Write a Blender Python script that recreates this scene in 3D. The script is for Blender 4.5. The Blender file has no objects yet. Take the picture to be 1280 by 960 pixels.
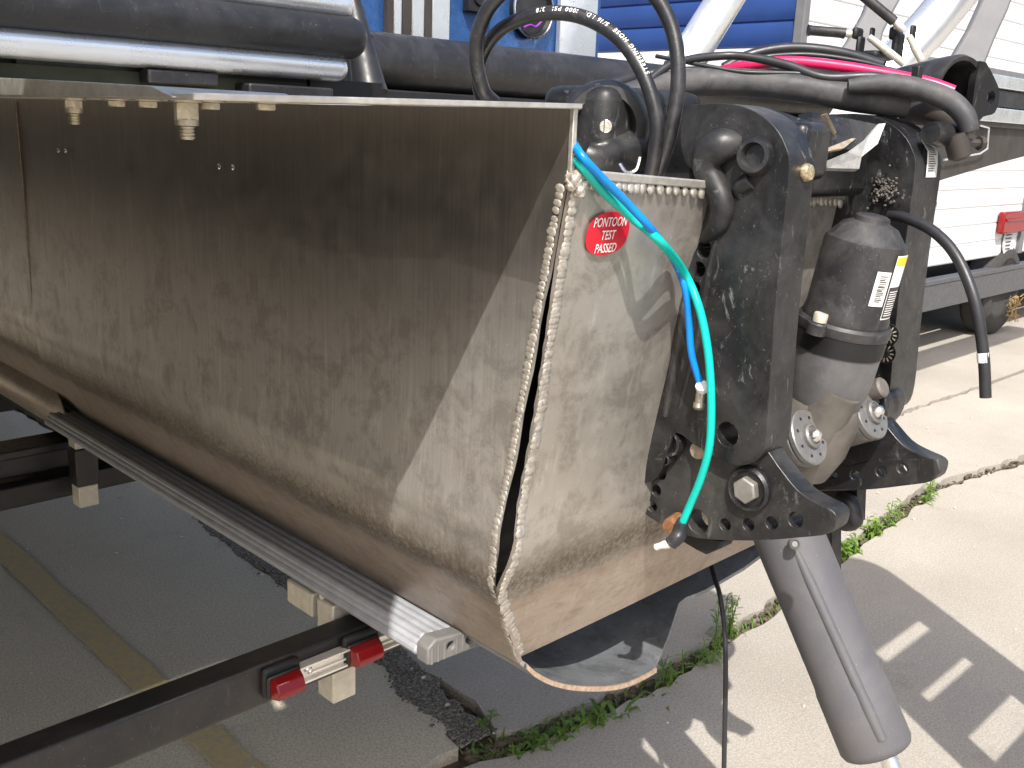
import bpy, bmesh, math, random
from mathutils import Vector, Matrix, Quaternion
random.seed(7)
R_ = math.radians
scene = bpy.context.scene
COL = scene.collection

# ------------------------------------------------------------------ camera
H0 = 1.35                     # camera height above the ground
F_PX = 1235.0                 # focal length in pixels of the 1280 px wide photo
AX = Vector((0.71417334, 0.14979036, -0.68375382))   # world axes in camera axes
AY = Vector((-0.69895182, 0.20524776, -0.68508373))
AZ = Vector((0.03772, 0.96717951, 0.25127872))
cam_d = bpy.data.cameras.new('camera')
cam = bpy.data.objects.new('camera', cam_d); COL.objects.link(cam)
cam_d.sensor_width = 36.0
cam_d.lens = 36.0 * F_PX / 1280.0
cam_d.clip_start = 0.02; cam_d.clip_end = 2000
cam.matrix_world = Matrix(((AX.x, AX.y, AX.z, 0), (AY.x, AY.y, AY.z, 0), (AZ.x, AZ.y, AZ.z, H0), (0, 0, 0, 1)))
scene.camera = cam

# ------------------------------------------------------------------ light
LX, LYR = 0.55, 0.58
LIGHT = Vector((LX, LYR, -1.0)).normalized()       # direction the sunlight travels
world = bpy.data.worlds.new('World'); scene.world = world; world.use_nodes = True
wn = world.node_tree.nodes; wl = world.node_tree.links
sky = wn.new('ShaderNodeTexSky'); sky.sky_type = 'NISHITA'; sky.sun_disc = False
sky.sun_elevation = math.asin(-LIGHT.z)
sky.sun_rotation = math.atan2(-LIGHT.x, -LIGHT.y)
sky.air_density = 1.0; sky.dust_density = 4.0; sky.ozone_density = 0.6
wn['Background'].inputs['Strength'].default_value = 0.15
wl.new(sky.outputs[0], wn['Background'].inputs['Color'])
sun_d = bpy.data.lights.new('sun', 'SUN'); sun_d.energy = 4.1; sun_d.angle = R_(0.55); sun_d.color = (1.0, 0.962, 0.905)
sun = bpy.data.objects.new('sun', sun_d); COL.objects.link(sun)
sun.rotation_euler = LIGHT.to_track_quat('-Z', 'Y').to_euler(); sun.location = (-4, -6, 10)
vs = scene.view_settings
vs.view_transform = 'Standard'; vs.look = 'None'; vs.gamma = 1.0; vs.use_curve_mapping = False
vs.exposure = 0.56
scene.cycles.max_bounces = 7; scene.cycles.diffuse_bounces = 4; scene.cycles.glossy_bounces = 3; scene.cycles.caustics_reflective = False; scene.cycles.caustics_refractive = False

# ------------------------------------------------------------------ helpers
def ray(u, v):
    c = Vector((u - 640.0, 480.0 - v, -F_PX))
    return Vector((AX.dot(c), AY.dot(c), AZ.dot(c)))
def P(u, v, ax, val):           # a photo point on the real plane axis = val (z measured from eye level)
    d = ray(u, v); return d * (val / d[ax])
def D(u, v, dep): return ray(u, v) * (dep / F_PX)
TY0, TRK = 0.700, 0.1824        # transom plane y = TY0 - TRK*z
def T(u, v, off=0.0):
    d = ray(u, v); t = (TY0 + off) / (d.y + TRK * d.z); return d * t
def yT(z): return TY0 - TRK * z
def G(u, v): return P(u, v, 2, -H0)

class MB:
    def __init__(s): s.v = []; s.f = []
    def add(s, vs_, fs):
        o = len(s.v); s.v += [Vector(p) for p in vs_]; s.f += [tuple(i + o for i in f) for f in fs]; return s
    def box(s, a, b, rot=None, piv=None):
        x0, y0, z0 = a; x1, y1, z1 = b
        vv = [Vector(p) for p in ((x0,y0,z0),(x1,y0,z0),(x1,y1,z0),(x0,y1,z0),(x0,y0,z1),(x1,y0,z1),(x1,y1,z1),(x0,y1,z1))]
        if rot is not None:
            c = Vector(piv) if piv is not None else (Vector(a) + Vector(b)) / 2
            vv = [rot @ (p - c) + c for p in vv]
        return s.add(vv, [(3,2,1,0),(4,5,6,7),(0,1,5,4),(1,2,6,5),(2,3,7,6),(3,0,4,7)])
    def tube(s, pts, r, n=10, cap=True, sub=0):
        pts = [Vector(p) for p in pts]
        rr = list(r) if isinstance(r, (list, tuple)) else [r] * len(pts)
        if sub: pts, rr = spline(pts, rr, sub)
        m = len(pts); ring = []; 
        up = None
        for i in range(m):
            t = (pts[min(i + 1, m - 1)] - pts[max(i - 1, 0)]).normalized()
            if up is None:
                up = t.orthogonal().normalized()
            up = (up - t * up.dot(t)).normalized(); b = t.cross(up)
            ring.append([pts[i] + (up * math.cos(2*math.pi*k/n) + b * math.sin(2*math.pi*k/n)) * rr[i] for k in range(n)])
        vv = [p for q in ring for p in q]
        ff = [(i*n + k, i*n + (k+1) % n, (i+1)*n + (k+1) % n, (i+1)*n + k) for i in range(m-1) for k in range(n)]
        if cap: ff += [tuple(reversed(range(n))), tuple((m-1)*n + k for k in range(n))]
        return s.add(vv, ff)
    def lathe(s, p0, axis, prof, n=24, cap=True, sx=1.0, side=None):
        p0 = Vector(p0); a = Vector(axis).normalized()
        u = (Vector(side) - a * Vector(side).dot(a)).normalized() if side is not None else a.orthogonal().normalized()
        w = a.cross(u); vv = []
        for r, h in prof:
            for k in range(n):
                q = 2*math.pi*k/n
                vv.append(p0 + a*h + u*(r*math.cos(q)*sx) + w*(r*math.sin(q)))
        m = len(prof)
        ff = [(i*n + k, i*n + (k+1) % n, (i+1)*n + (k+1) % n, (i+1)*n + k) for i in range(m-1) for k in range(n)]
        if cap: ff += [tuple(reversed(range(n))), tuple((m-1)*n + k for k in range(n))]
        return s.add(vv, ff)
    def plate(s, outer, holes, to3, d):
        """2D outline with holes, filled, mapped by to3(a,b) and given thickness vector d."""
        bm = bmesh.new(); es = []
        for loop in [outer] + holes:
            vv = [bm.verts.new((a, b, 0)) for a, b in loop]
            es += [bm.edges.new((vv[i], vv[(i+1) % len(vv)])) for i in range(len(vv))]
        bmesh.ops.triangle_fill(bm, use_beauty=True, use_dissolve=False, edges=es)
        bm.verts.index_update(); bm.faces.ensure_lookup_table(); bm.normal_update(); n = len(bm.verts)
        vs0 = [to3(q.co.x, q.co.y) for q in bm.verts]
        fs = [[q.index for q in f.verts] for f in bm.faces]
        if bm.faces and bm.faces[0].normal.z < 0: fs = [f[::-1] for f in fs]
        d = Vector(d)
        ff = [tuple(f) for f in fs] + [tuple(i + n for i in f[::-1]) for f in fs]
        k = 0
        for loop in [outer] + holes:
            L = len(loop)
            ff += [(k + i, k + i + n, k + (i+1) % L + n, k + (i+1) % L) for i in range(L)]
            k += L
        bm.free()
        return s.add(vs0 + [p + d for p in vs0], ff)
    def grid(s, rows):
        m = len(rows[0]); vv = [p for r in rows for p in r]
        return s.add(vv, [(i*m + j, i*m + j+1, (i+1)*m + j+1, (i+1)*m + j) for i in range(len(rows)-1) for j in range(m-1)])
    def blob(s, c, rad, jit=0.0):
        c = Vector(c); M = rad if isinstance(rad, Matrix) else Matrix.Diagonal(Vector(rad))
        vv = [c + M @ (p * (1 + random.uniform(-jit, jit))) for p in ICO_V]; return s.add(vv, ICO_F)

_b = bmesh.new(); bmesh.ops.create_icosphere(_b, subdivisions=2, radius=1.0); _b.verts.index_update()
ICO_V = [v.co.copy() for v in _b.verts]; ICO_F = [tuple(v.index for v in f.verts) for f in _b.faces]; _b.free()

def spline(pts, rr, sub):
    o = []; orr = []; m = len(pts)
    for i in range(m - 1):
        p0 = pts[max(i-1, 0)]; p1 = pts[i]; p2 = pts[i+1]; p3 = pts[min(i+2, m-1)]
        for k in range(sub):
            t = k / sub
            o.append(0.5*((2*p1) + (p2-p0)*t + (2*p0-5*p1+4*p2-p3)*t*t + (3*p1-p0-3*p2+p3)*t**3))
            orr.append(rr[i]*(1-t) + rr[i+1]*t)
    o.append(pts[-1]); orr.append(rr[-1]); return o, orr

def obj(name, mb, mat, parent=None, bevel=0.0, smooth=35, solid=0.0, label=None, seg=2, fixn=True):
    vv = mb.v
    lo = Vector([min(p[i] for p in vv) for i in range(3)]); hi = Vector([max(p[i] for p in vv) for i in range(3)])
    c = Vector(((lo.x+hi.x)/2, (lo.y+hi.y)/2, lo.z))
    me = bpy.data.meshes.new(name); me.from_pydata([p - c for p in vv], [], mb.f); me.update()
    if fixn:
        bm = bmesh.new(); bm.from_mesh(me); bmesh.ops.recalc_face_normals(bm, faces=bm.faces[:]); bm.to_mesh(me); bm.free()
    if smooth:
        me.polygons.foreach_set('use_smooth', [True]*len(me.polygons)); me.set_sharp_from_angle(angle=R_(smooth))
    me.materials.append(mat)
    o = bpy.data.objects.new(name, me); COL.objects.link(o)
    wp = c + Vector((0, 0, H0))
    if parent is not None:
        o.parent = parent; q = parent; base = Vector((0,0,0))
        while q is not None: base += q.location; q = q.parent
        o.location = wp - base
    else: o.location = wp
    if solid:
        md = o.modifiers.new('thickness', 'SOLIDIFY'); md.thickness = solid; md.offset = -1
    if bevel:
        md = o.modifiers.new('bevel', 'BEVEL'); md.width = bevel; md.segments = seg; md.limit_method = 'ANGLE'; md.angle_limit = R_(38)
    if label: o['label'] = label
    return o
def sheet(o, th):               # give a sheet its real plate thickness with crisp cut edges
    md = o.modifiers.new('thickness', 'SOLIDIFY'); md.thickness = th; md.offset = 0
    md = o.modifiers.new('crisp', 'EDGE_SPLIT'); md.split_angle = R_(40)
def thing(name, loc, label, cat, group=None):
    o = bpy.data.objects.new(name, None); COL.objects.link(o); o.empty_display_size = 0.1
    o.location = Vector(loc) + Vector((0, 0, H0)); return tag(o, label, cat, group)
def tag(o, label, cat, group=None):
    o['label'] = label; o['category'] = cat
    if group: o['group'] = group
    return o
def struct(o, kind='structure'): o['kind'] = kind; return o
def copy_part(o, parent, off):
    c = o.copy(); COL.objects.link(c); c.parent = parent; c.location = o.location + Vector(off); return c
def circ(cx, cy, r, n=14, ry=None):
    ry = r if ry is None else ry
    return [(cx + r*math.cos(2*math.pi*k/n), cy + ry*math.sin(2*math.pi*k/n)) for k in range(n)]
def text_mb(body, size, to3, depth=0.0, center=True, shear=0.0):
    cu = bpy.data.curves.new('t', 'FONT'); cu.body = body; cu.size = size; cu.shear = shear
    cu.align_x = 'CENTER' if center else 'LEFT'; cu.resolution_u = 3; cu.offset = size*.012
    t = bpy.data.objects.new('t', cu); COL.objects.link(t)
    dg = bpy.context.evaluated_depsgraph_get(); dg.update()
    me = bpy.data.meshes.new_from_object(t.evaluated_get(dg))
    vv = [to3(q.co.x, q.co.y) for q in me.vertices]; ff = [tuple(p.vertices) for p in me.polygons]
    bpy.data.objects.remove(t); bpy.data.curves.remove(cu); bpy.data.meshes.remove(me)
    return vv, ff

# ------------------------------------------------------------------ materials
class NT:
    def __init__(s, name):
        s.m = bpy.data.materials.new(name); s.m.use_nodes = True; s.t = s.m.node_tree
        s.b = s.t.nodes['Principled BSDF']; s.geo = s.t.nodes.new('ShaderNodeNewGeometry').outputs['Position']
    def n(s, typ, **k):
        q = s.t.nodes.new(typ)
        for a, b in k.items(): setattr(q, a, b)
        return q
    def link(s, a, b): s.t.links.new(a, b)
    def mapv(s, sc, loc=(0,0,0)):
        q = s.n('ShaderNodeMapping'); q.inputs['Scale'].default_value = sc; q.inputs['Location'].default_value = loc
        s.link(s.geo, q.inputs['Vector']); return q.outputs[0]
    def noise(s, sc, det=4, rough=.55, vec=None, dist=0.0):
        q = s.n('ShaderNodeTexNoise'); q.inputs['Scale'].default_value = sc; q.inputs['Detail'].default_value = det
        q.inputs['Roughness'].default_value = rough; q.inputs['Distortion'].default_value = dist
        s.link(vec if vec is not None else s.geo, q.inputs['Vector']); return q.outputs['Fac']
    def ramp(s, fac, stops):
        q = s.n('ShaderNodeValToRGB'); e = q.color_ramp.elements
        while len(e) > 1: e.remove(e[-1])
        for i, (p, c) in enumerate(stops):
            if not isinstance(c, tuple): c = (c, c, c)
            c = c + (1,) if len(c) == 3 else c
            if i == 0: e[0].position = p; e[0].color = c
            else: e.new(p).color = c
        s.link(fac, q.inputs[0]); return q.outputs[0]
    def mix(s, fac, a, b, mode='MIX'):
        q = s.n('ShaderNodeMix', data_type='RGBA', blend_type=mode)
        for v, i in ((fac, 0), (a, 6), (b, 7)):
            if hasattr(v, 'is_output'): s.link(v, q.inputs[i])
            else:
                q.inputs[i].default_value = v if i == 0 else (tuple(v) + (1,))[:4]
        return q.outputs[2]
    def math(s, op, a, b=0.0, clamp=False):
        q = s.n('ShaderNodeMath', operation=op, use_clamp=clamp)
        for i, v in enumerate((a, b)):
            if hasattr(v, 'is_output'): s.link(v, q.inputs[i])
            else: q.inputs[i].default_value = v
        return q.outputs[0]
    def xyz(s):
        q = s.n('ShaderNodeSeparateXYZ'); s.link(s.geo, q.inputs[0]); return q.outputs
    def col(s, c):
        if hasattr(c, 'is_output'): s.link(c, s.b.inputs['Base Color'])
        else: s.b.inputs['Base Color'].default_value = (tuple(c) + (1,))[:4]
    def set(s, **k):
        for a, v in k.items():
            i = s.b.inputs[{'rough': 'Roughness', 'metal': 'Metallic', 'spec': 'Specular IOR Level', 'coat': 'Coat Weight', 'trans': 'Transmission Weight', 'sss': 'Subsurface Weight'}[a]]
            if hasattr(v, 'is_output'): s.link(v, i)
            else: i.default_value = v
    def bump(s, h, st=.3, dist=.002):
        q = s.n('ShaderNodeBump'); q.inputs['Strength'].default_value = st; q.inputs['Distance'].default_value = dist
        s.link(h, q.inputs['Height']); s.link(q.outputs[0], s.b.inputs['Normal'])

def plain(name, c, rough=.5, metal=0.0, nz=.12, sc=25, bump=0.0, spec=None):
    t = NT(name); f = t.noise(sc, 5)
    a = tuple(x*(1-nz) for x in c); b = tuple(min(1, x*(1+nz)) for x in c)
    t.col(t.ramp(f, [(.3, a), (.7, b)])); t.set(metal=metal)
    t.set(rough=t.ramp(t.noise(sc*2.3, 3), [(.3, max(0, rough-.08)), (.7, min(1, rough+.1))]))
    if spec is not None: t.set(spec=spec)
    if bump: t.bump(t.noise(sc*6, 4), bump, .002)
    return t.m

def m_hull(name, clean, stain, rough=.40, metal=.85, lo=.3, brush=True, band=True, water=True, scale=(90, 22, 90)):
    t = NT(name); z = t.xyz()[2]
    big = t.noise(4.0, 6, .6, t.mapv((1, 1, .55), (3.7, 1.9, .4)))
    fac = t.ramp(big, [(.25, 0.15), (.78, .85)])
    # waterline scum: stained below a wavy line
    wob = t.math('MULTIPLY', t.noise(1.7, 3), .10)
    zz = t.math('ADD', z, wob)
    if water:
        sc1 = t.ramp(t.math('SUBTRACT', zz, H0 - .19), [(.0, .0), (.5, 0)])
        bl_ = t.n('ShaderNodeMapRange'); bl_.interpolation_type = 'SMOOTHSTEP'; t.link(zz, bl_.inputs[0]); bl_.inputs[1].default_value = H0 - .045; bl_.inputs[2].default_value = H0 - .30; soft = bl_.outputs[0]
        below = t.math('LESS_THAN', zz, H0 - .13)
        fac = t.math('ADD', t.math('MULTIPLY', fac, .55), t.math('MULTIPLY', below, .10), True)
    c = t.mix(fac, clean, stain)
    if brush:
        br = t.noise(1.0, 3, .6, t.mapv((260, 260, 5)))
        c = t.mix(.22, c, t.ramp(br, [(.3, .35), (.7, .85)]), 'OVERLAY')
    blot = t.noise(38, 6, .7)
    c = t.mix(t.ramp(blot, [(.62, 0.0), (.85, .05)]), c, tuple(x*.6 for x in stain))
    mot = t.noise(16, 8, .75, None, .3)
    mfac = t.ramp(mot, [(.40, .55), (.52, 0.0)])
    if water: mfac = t.math('MULTIPLY', mfac, t.math('ADD', t.math('MULTIPLY', soft, .8), .1))
    c = t.mix(mfac, c, tuple(x*.62 for x in stain))
    drip = t.noise(1.0, 6, .7, t.mapv((34, 34, 7), (5, 2, 1)), .5)
    c = t.mix(t.ramp(drip, [(.55, 0.0), (.72, .40)]), c, tuple(min(1, x*1.45) for x in clean))
    speck = t.noise(420, 2, .5)
    c = t.mix(t.ramp(speck, [(.66, 0.0), (.74, .5)]), c, (.72, .68, .6))
    if band:      # dried mud band along the chine
        bz = t.math('ADD', z, t.math('MULTIPLY', t.noise(14, 5, .65), .05))
        bandf = t.n('ShaderNodeMapRange'); bandf.interpolation_type = 'SMOOTHSTEP'
        d = t.math('ABSOLUTE', t.math('SUBTRACT', bz, H0 - .530))
        t.link(d, bandf.inputs[0]); bandf.inputs[1].default_value = .065; bandf.inputs[2].default_value = .0
        gr = t.ramp(t.noise(150, 4, .7), [(.3, .35), (.6, 1.0)])
        c = t.mix(t.math('MULTIPLY', t.math('MULTIPLY', bandf.outputs[0], gr), .9), c, (.12, .09, .06))
        low = t.math('LESS_THAN', bz, H0 - .56)
        c = t.mix(t.math('MULTIPLY', low, .45), c, (.44, .32, .235))
        scr = t.noise(1.0, 5, .7, t.mapv(scale), .6)
        c = t.mix(t.math('MULTIPLY', low, t.ramp(scr, [(.50, 0.0), (.70, .38)])), c, (.20, .15, .11))
        scl = t.noise(1.0, 5, .7, t.mapv(tuple(x*1.5 for x in scale), (3, 1, 2)), .6)
        c = t.mix(t.math('MULTIPLY', low, t.ramp(scl, [(.58, 0.0), (.70, .45)])), c, (.62, .55, .45))
    t.col(c)
    rg = t.ramp(t.noise(30, 5), [(.3, rough-.02), (.7, rough+.07)]) if water else t.ramp(t.noise(30, 5), [(.3, rough-.07), (.7, rough+.13)])
    if water:
        dirty = t.math('ADD', t.math('MULTIPLY', soft, .8), t.math('MULTIPLY', below, .2))
        t.set(metal=t.math('SUBTRACT', .94, t.math('MULTIPLY', dirty, .36)))
        rg = t.math('ADD', t.math('MULTIPLY', dirty, .08), rg)
    else: t.set(metal=metal)
    t.set(rough=rg)
    hb = t.math('ADD', t.math('MULTIPLY', t.noise(1.0, 3, .6, t.mapv((300, 300, 6))), .5), t.noise(90, 5, .65))
    t.bump(hb, .10 if water else .2, .0010); return t.m

def m_black(name, base=.010, dust=(.15, .142, .13), amt=.5, rough=.26, scuff=.5, sc=9):
    t = NT(name)
    f1 = t.ramp(t.noise(sc, 7, .68, None, .4), [(.50 - amt*.12, 0.0), (.78, .75*amt + .1)])
    f2 = t.ramp(t.noise(1.0, 6, .75, t.mapv((70, 50, 22)), .8), [(.60, 0.0), (.70, scuff)])
    f3 = t.ramp(t.noise(330, 2), [(.70, 0.0), (.76, .35)])
    c = t.mix(f1, (base, base, base*1.12), dust); c = t.mix(f2, c, (.20, .20, .20)); c = t.mix(f3, c, (.42, .40, .37))
    t.col(c)
    r = t.math('ADD', t.math('MULTIPLY', f1, .5), t.ramp(t.noise(50, 4), [(.3, rough-.06), (.7, rough+.12)]), True)
    t.set(rough=r); t.bump(t.noise(140, 6, .7), .25, .0012); return t.m

def m_concrete(name, a, b, sp=.5):
    t = NT(name)
    c = t.ramp(t.noise(1.3, 8, .62), [(.3, a), (.7, b)])
    c = t.mix(t.ramp(t.noise(160, 3, .6), [(.42, .0), (.62, sp*.75)]), c, tuple(x*.62 for x in a))
    c = t.mix(t.ramp(t.noise(300, 2, .5), [(.60, 0.0), (.70, sp)]), c, tuple(min(1, x*1.6) for x in b))
    c = t.mix(t.ramp(t.noise(7, 6, .7), [(.58, 0.0), (.75, .4)]), c, tuple(x*.6 for x in a))
    t.col(c); t.set(rough=.9, spec=.25)
    t.bump(t.math('ADD', t.noise(220, 4, .7), t.math('MULTIPLY', t.noise(35, 5), .8)), .55, .004); return t.m

M = {}
M['hull'] = m_hull('hull aluminium', (.43, .412, .388), (.30, .272, .238), rough=.34)
M['transom'] = m_hull('transom aluminium', (.54, .52, .485), (.42, .37, .31), rough=.48, metal=.7, brush=False, water=False, scale=(26, 80, 90))
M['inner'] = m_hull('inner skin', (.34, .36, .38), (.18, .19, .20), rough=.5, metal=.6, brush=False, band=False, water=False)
M['alu'] = plain('bare aluminium', (.66, .63, .57), .42, .8, .16, 60, .1)
M['weld'] = plain('weld metal', (.56, .52, .46), .45, .7, .3, 200, .3)
M['soot'] = plain('weld edge dirt', (.36, .30, .23), .6, .4, .3, 120)
M['silver'] = plain('anodised rail', (.80, .82, .84), .30, .75, .05, 8)
M['zinc'] = plain('zinc plated steel', (.52, .47, .36), .38, .85, .2, 180)
M['rubber'] = plain('black rubber', (.022, .022, .025), .42, 0, .25, 30, .05)
M['bumper'] = m_black('bumper rubber', .018, (.10, .10, .11), .25, .36, .25, 14)
M['hose'] = m_black('hose rubber', .016, (.13, .125, .12), .3, .34, .25, 26)
M['thick'] = m_black('weathered hose', .04, (.17, .165, .155), .7, .55, .2, 18)
M['castblk'] = m_black('black cast bracket', .009, (.125, .123, .12), .34, .32, .8, 10)
M['castdust'] = m_black('dusty black casting', .012, (.15, .142, .13), .5, .34, .45, 9)
M['motor'] = m_black('dusty motor paint', .020, (.13, .122, .115), .6, .42, .25, 16)
M['cast'] = plain('grey cast housing', (.15, .148, .152), .50, .35, .18, 30, .2)
M['castlight'] = plain('dusty grey casting', (.135, .122, .108), .6, .3, .3, 22, .25)
M['tube'] = m_black('dusty tilt tube', .088, (.17, .150, .132), .55, .5, .12, 5)
M['cap'] = plain('machined cap', (.21, .205, .20), .42, .5, .12, 90, .1)
M['steel'] = plain('bright steel', (.78, .77, .75), .22, .95, .1, 90)
M['brass'] = plain('corroded brass screw', (.62, .50, .32), .4, .8, .45, 300)
M['black'] = plain('satin black', (.012, .012, .013), .4, 0, .3, 20)
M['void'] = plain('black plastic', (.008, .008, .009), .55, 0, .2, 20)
M['frame'] = m_black('trailer paint', .016, (.10, .078, .06), .45, .33, .15, 6)
M['galv'] = plain('galvanised post', (.60, .56, .47), .5, .35, .12, 70)
M['bunk'] = plain('grey vinyl bunk', (.34, .35, .37), .5, 0, .12, 40)
M['bunkcap'] = plain('grey bunk cap', (.17, .165, .16), .55, 0, .1, 60)
M['bar'] = plain('light bar steel', (.86, .82, .74), .35, .5, .08, 40)
M['red'] = plain('red sticker', (.62, .012, .03), .4, 0, .05, 20)
M['white'] = plain('white print', (.82, .82, .80), .5, 0, .03, 20)
M['yellow'] = plain('yellow print', (.80, .60, .03), .5, 0, .03, 20)
M['print'] = plain('dark print', (.05, .05, .05), .6, 0, .1, 20)
M['teal'] = plain('teal tube', (.0, .52, .44), .28, 0, .06, 20)
M['blue'] = plain('blue tube', (.0, .22, .68), .28, 0, .06, 20)
M['pink'] = plain('pink cable', (.70, .014, .10), .34, 0, .08, 20)
M['siding'] = plain('white siding', (.68, .69, .70), .42, 0, .02, 4)
M['navy'] = plain('navy siding', (.018, .050, .19), .35, 0, .12, 5)
M['bluepanel'] = plain('blue metallic panel', (.035, .105, .29), .32, .35, .2, 60)
M['greyframe'] = plain('grey frame paint', (.16, .16, .165), .5, 0, .1, 20)
M['tyre'] = plain('tyre rubber', (.045, .043, .04), .85, 0, .2, 40, .2)
M['brown'] = plain('dark brown beam', (.055, .047, .042), .5, .2, .2, 10)
M['deckgreen'] = plain('deck edge', (.060, .068, .045), .7, 0, .2, 12)
M['straw'] = plain('dry grass', (.42, .27, .10), .8, 0, .2, 20)
M['tar'] = NT('crumbled tar').m
t_ = NT('crumbled tar b'); t_.col(t_.ramp(t_.noise(170, 4, .7), [(.30, (.03, .027, .022)), (.48, (.13, .115, .09)), (.62, (.34, .31, .26))])); t_.set(rough=.9); t_.bump(t_.noise(120, 5, .7), .9, .01); M['tar'] = t_.m
M['conc'] = m_concrete('sunlit concrete', (.345, .312, .265), (.455, .418, .36), .6)
M['conc2'] = m_concrete('aged concrete', (.50, .445, .345), (.63, .56, .44), .75)
M['dirt'] = plain('joint dirt', (.10, .08, .055), .95, 0, .4, 30, .6)
t_ = NT('worn line paint'); cc = t_.ramp(t_.noise(60, 6, .7), [(.42, (.50, .38, .17)), (.62, (.38, .33, .23))]); t_.col(cc); t_.set(rough=.9); t_.bump(t_.noise(220, 4, .7), .5, .003); M['paint'] = t_.m
def m_leaf(name, a, b):
    t = NT(name); t.col(t.ramp(t.noise(18, 3), [(.35, a), (.65, b)])); t.set(rough=.5, sss=0.0)
    tr = t.n('ShaderNodeBsdfTranslucent'); tr.inputs[0].default_value = (b[0]*1.6, b[1]*1.6, b[2], 1)
    mx = t.n('ShaderNodeMixShader'); mx.inputs[0].default_value = .35
    out = t.t.nodes['Material Output']; t.link(t.b.outputs[0], mx.inputs[1]); t.link(tr.outputs[0], mx.inputs[2]); t.link(mx.outputs[0], out.inputs[0]); return t.m
M['leaf'] = m_leaf('weed leaf', (.10, .18, .03), (.20, .32, .06))
M['grass'] = m_leaf('grass blade', (.09, .17, .03), (.17, .28, .05))
def m_lens():
    t = NT('red lens'); t.col((.30, .006, .010)); t.set(rough=.15, trans=.25); t.bump(t.noise(60, 2), .2, .002); return t.m
M['lens'] = m_lens()

# ------------------------------------------------------------------ ground
S = 260.0
mb = MB(); mb.add([(-S, -S, -H0-.035), (S, -S, -H0-.035), (S, S, -H0-.035), (-S, S, -H0-.035)], [(0,1,2,3)])
ground = struct(obj('ground', mb, M['dirt'], smooth=0, fixn=False))
def wob(pts, step=.05, amp=.012, seed=0):
    rnd = random.Random(seed); o = []
    for i in range(len(pts)):
        a = Vector(pts[i]); b = Vector(pts[(i+1) % len(pts)]); n = max(1, min(90, int((b-a).length/step)))
        nn = Vector((-(b-a).y, (b-a).x)).normalized() if (b-a).length else Vector((0,0))
        for k in range(n):
            o.append(tuple(a + (b-a)*(k/n) + nn*(rnd.uniform(-amp, amp) if (k or 1) else 0)))
    return o
def slab(pts, mat, seed, amp=.011, step=.045):
    m = MB(); m.plate(wob(pts, step, amp, seed), [], lambda a, b: Vector((a, b, -H0)), (0, 0, -.06))
    o = obj('concrete_slab', m, mat, ground, smooth=0); return o
jA = [G(590,945), G(660,920), G(830,850), G(950,770), G(1050,690), G(1170,610), G(1280,575)]
jxy = [(p.x, p.y) for p in jA]
near_edge = [(-8, 1.52), (.6, 1.45), (1.0, 1.41)] + jxy + [(9, 1.25), (30, 1.1)]
lo_e = [(a, b - .030 - .012*math.sin(i*2.1)) for i, (a, b) in enumerate(near_edge)]
hi_e = [(a, b + .030 + .012*math.sin(i*1.7)) for i, (a, b) in enumerate(near_edge)]
slab([(30, -30), ] + lo_e[::-1] + [(-8, -30)], M['conc'], 1)
crk = [G(600,925), G(548,880), G(500,835), G(450,792), G(400,760), G(330,705), G(270,655), G(225,615)]
cx = [(p.x, p.y) for p in crk]
k0 = [(1.285, 1.47)]
hiR = [q for q in hi_e if q[0] > 1.40]; hiL = [q for q in hi_e if q[0] < 1.28]
slab(hiL[::-1][0:0] + hiL + [(1.30, 1.44), (1.40, 1.62)] + [(a - .03, b) for a, b in cx[2:]] + [(1.36, 6.5), (-8, 6.5)], M['conc2'], 2)
slab([(1.42, 1.43)] + hiR[0:] + [(30, 2.05), (6.0, 2.0), (1.9, 2.14), (1.53, 2.18)] + [(a + .04, b) for a, b in cx[2:5]][::-1] + [(1.46, 1.55)], M['conc'], 3)
slab([(1.52, 2.21), (1.9, 2.17), (6.0, 2.03), (30, 2.08), (30, 9), (1.42, 9), (1.42, 6.5)] + [(a + .04, b) for a, b in cx[5:]][::-1], M['conc'], 4)
slab([(-8, 6.54), (1.38, 6.54), (1.38, 40), (-8, 40)], M['conc2'], 5, step=.3)
slab([(1.44, 9.05), (60, 9.05), (60, 60), (1.44, 60)], M['conc'], 6, step=.5)
slab([(-60, -30), (-8.05, -30), (-8.05, 40), (-60, 40)], M['conc2'], 7, step=.5)
# crumbled tar in the crack
m = MB(); rows = []
wid = [.045, .060, .055, .040, .035, .045, .045, .02]
path, wd = spline([Vector((a, b, 0)) for a, b in cx], wid, 26)
rnd = random.Random(3); w1 = w2 = 1.0
for i, p in enumerate(path):
    q = path[min(i+1, len(path)-1)] - path[max(i-1, 0)]; nn = Vector((-q.y, q.x, 0)).normalized()
    w1 = min(1.35, max(.45, w1 + rnd.uniform(-.16, .16))); w2 = min(1.35, max(.45, w2 + rnd.uniform(-.16, .16)))
    rows.append([Vector((p.x, p.y, -H0+.001)) + nn*wd[i]*(w1 if j < 4 else w2)*((j-4)/4) + Vector((0, 0, rnd.uniform(-.001, .004) if 0 < j < 8 else -.004)) for j in range(9)])
m.grid(rows); struct(obj('tar_crack', m, M['tar'], ground, smooth=0, fixn=False), 'stuff')
m = MB()
for i in range(200):
    k = rnd.randrange(len(path)-1); p = path[k]; s_ = rnd.choice([.002, .003, .003, .004, .006]); w = wd[k]
    m.blob((p.x + rnd.uniform(-w, w)*1.2, p.y + rnd.uniform(-.02, .02), -H0 + .004 + s_*.5), (s_, s_*.8, s_*.6), .25)
struct(obj('tar_crumbs', m, M['tar'], ground, smooth=0), 'stuff')
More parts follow.
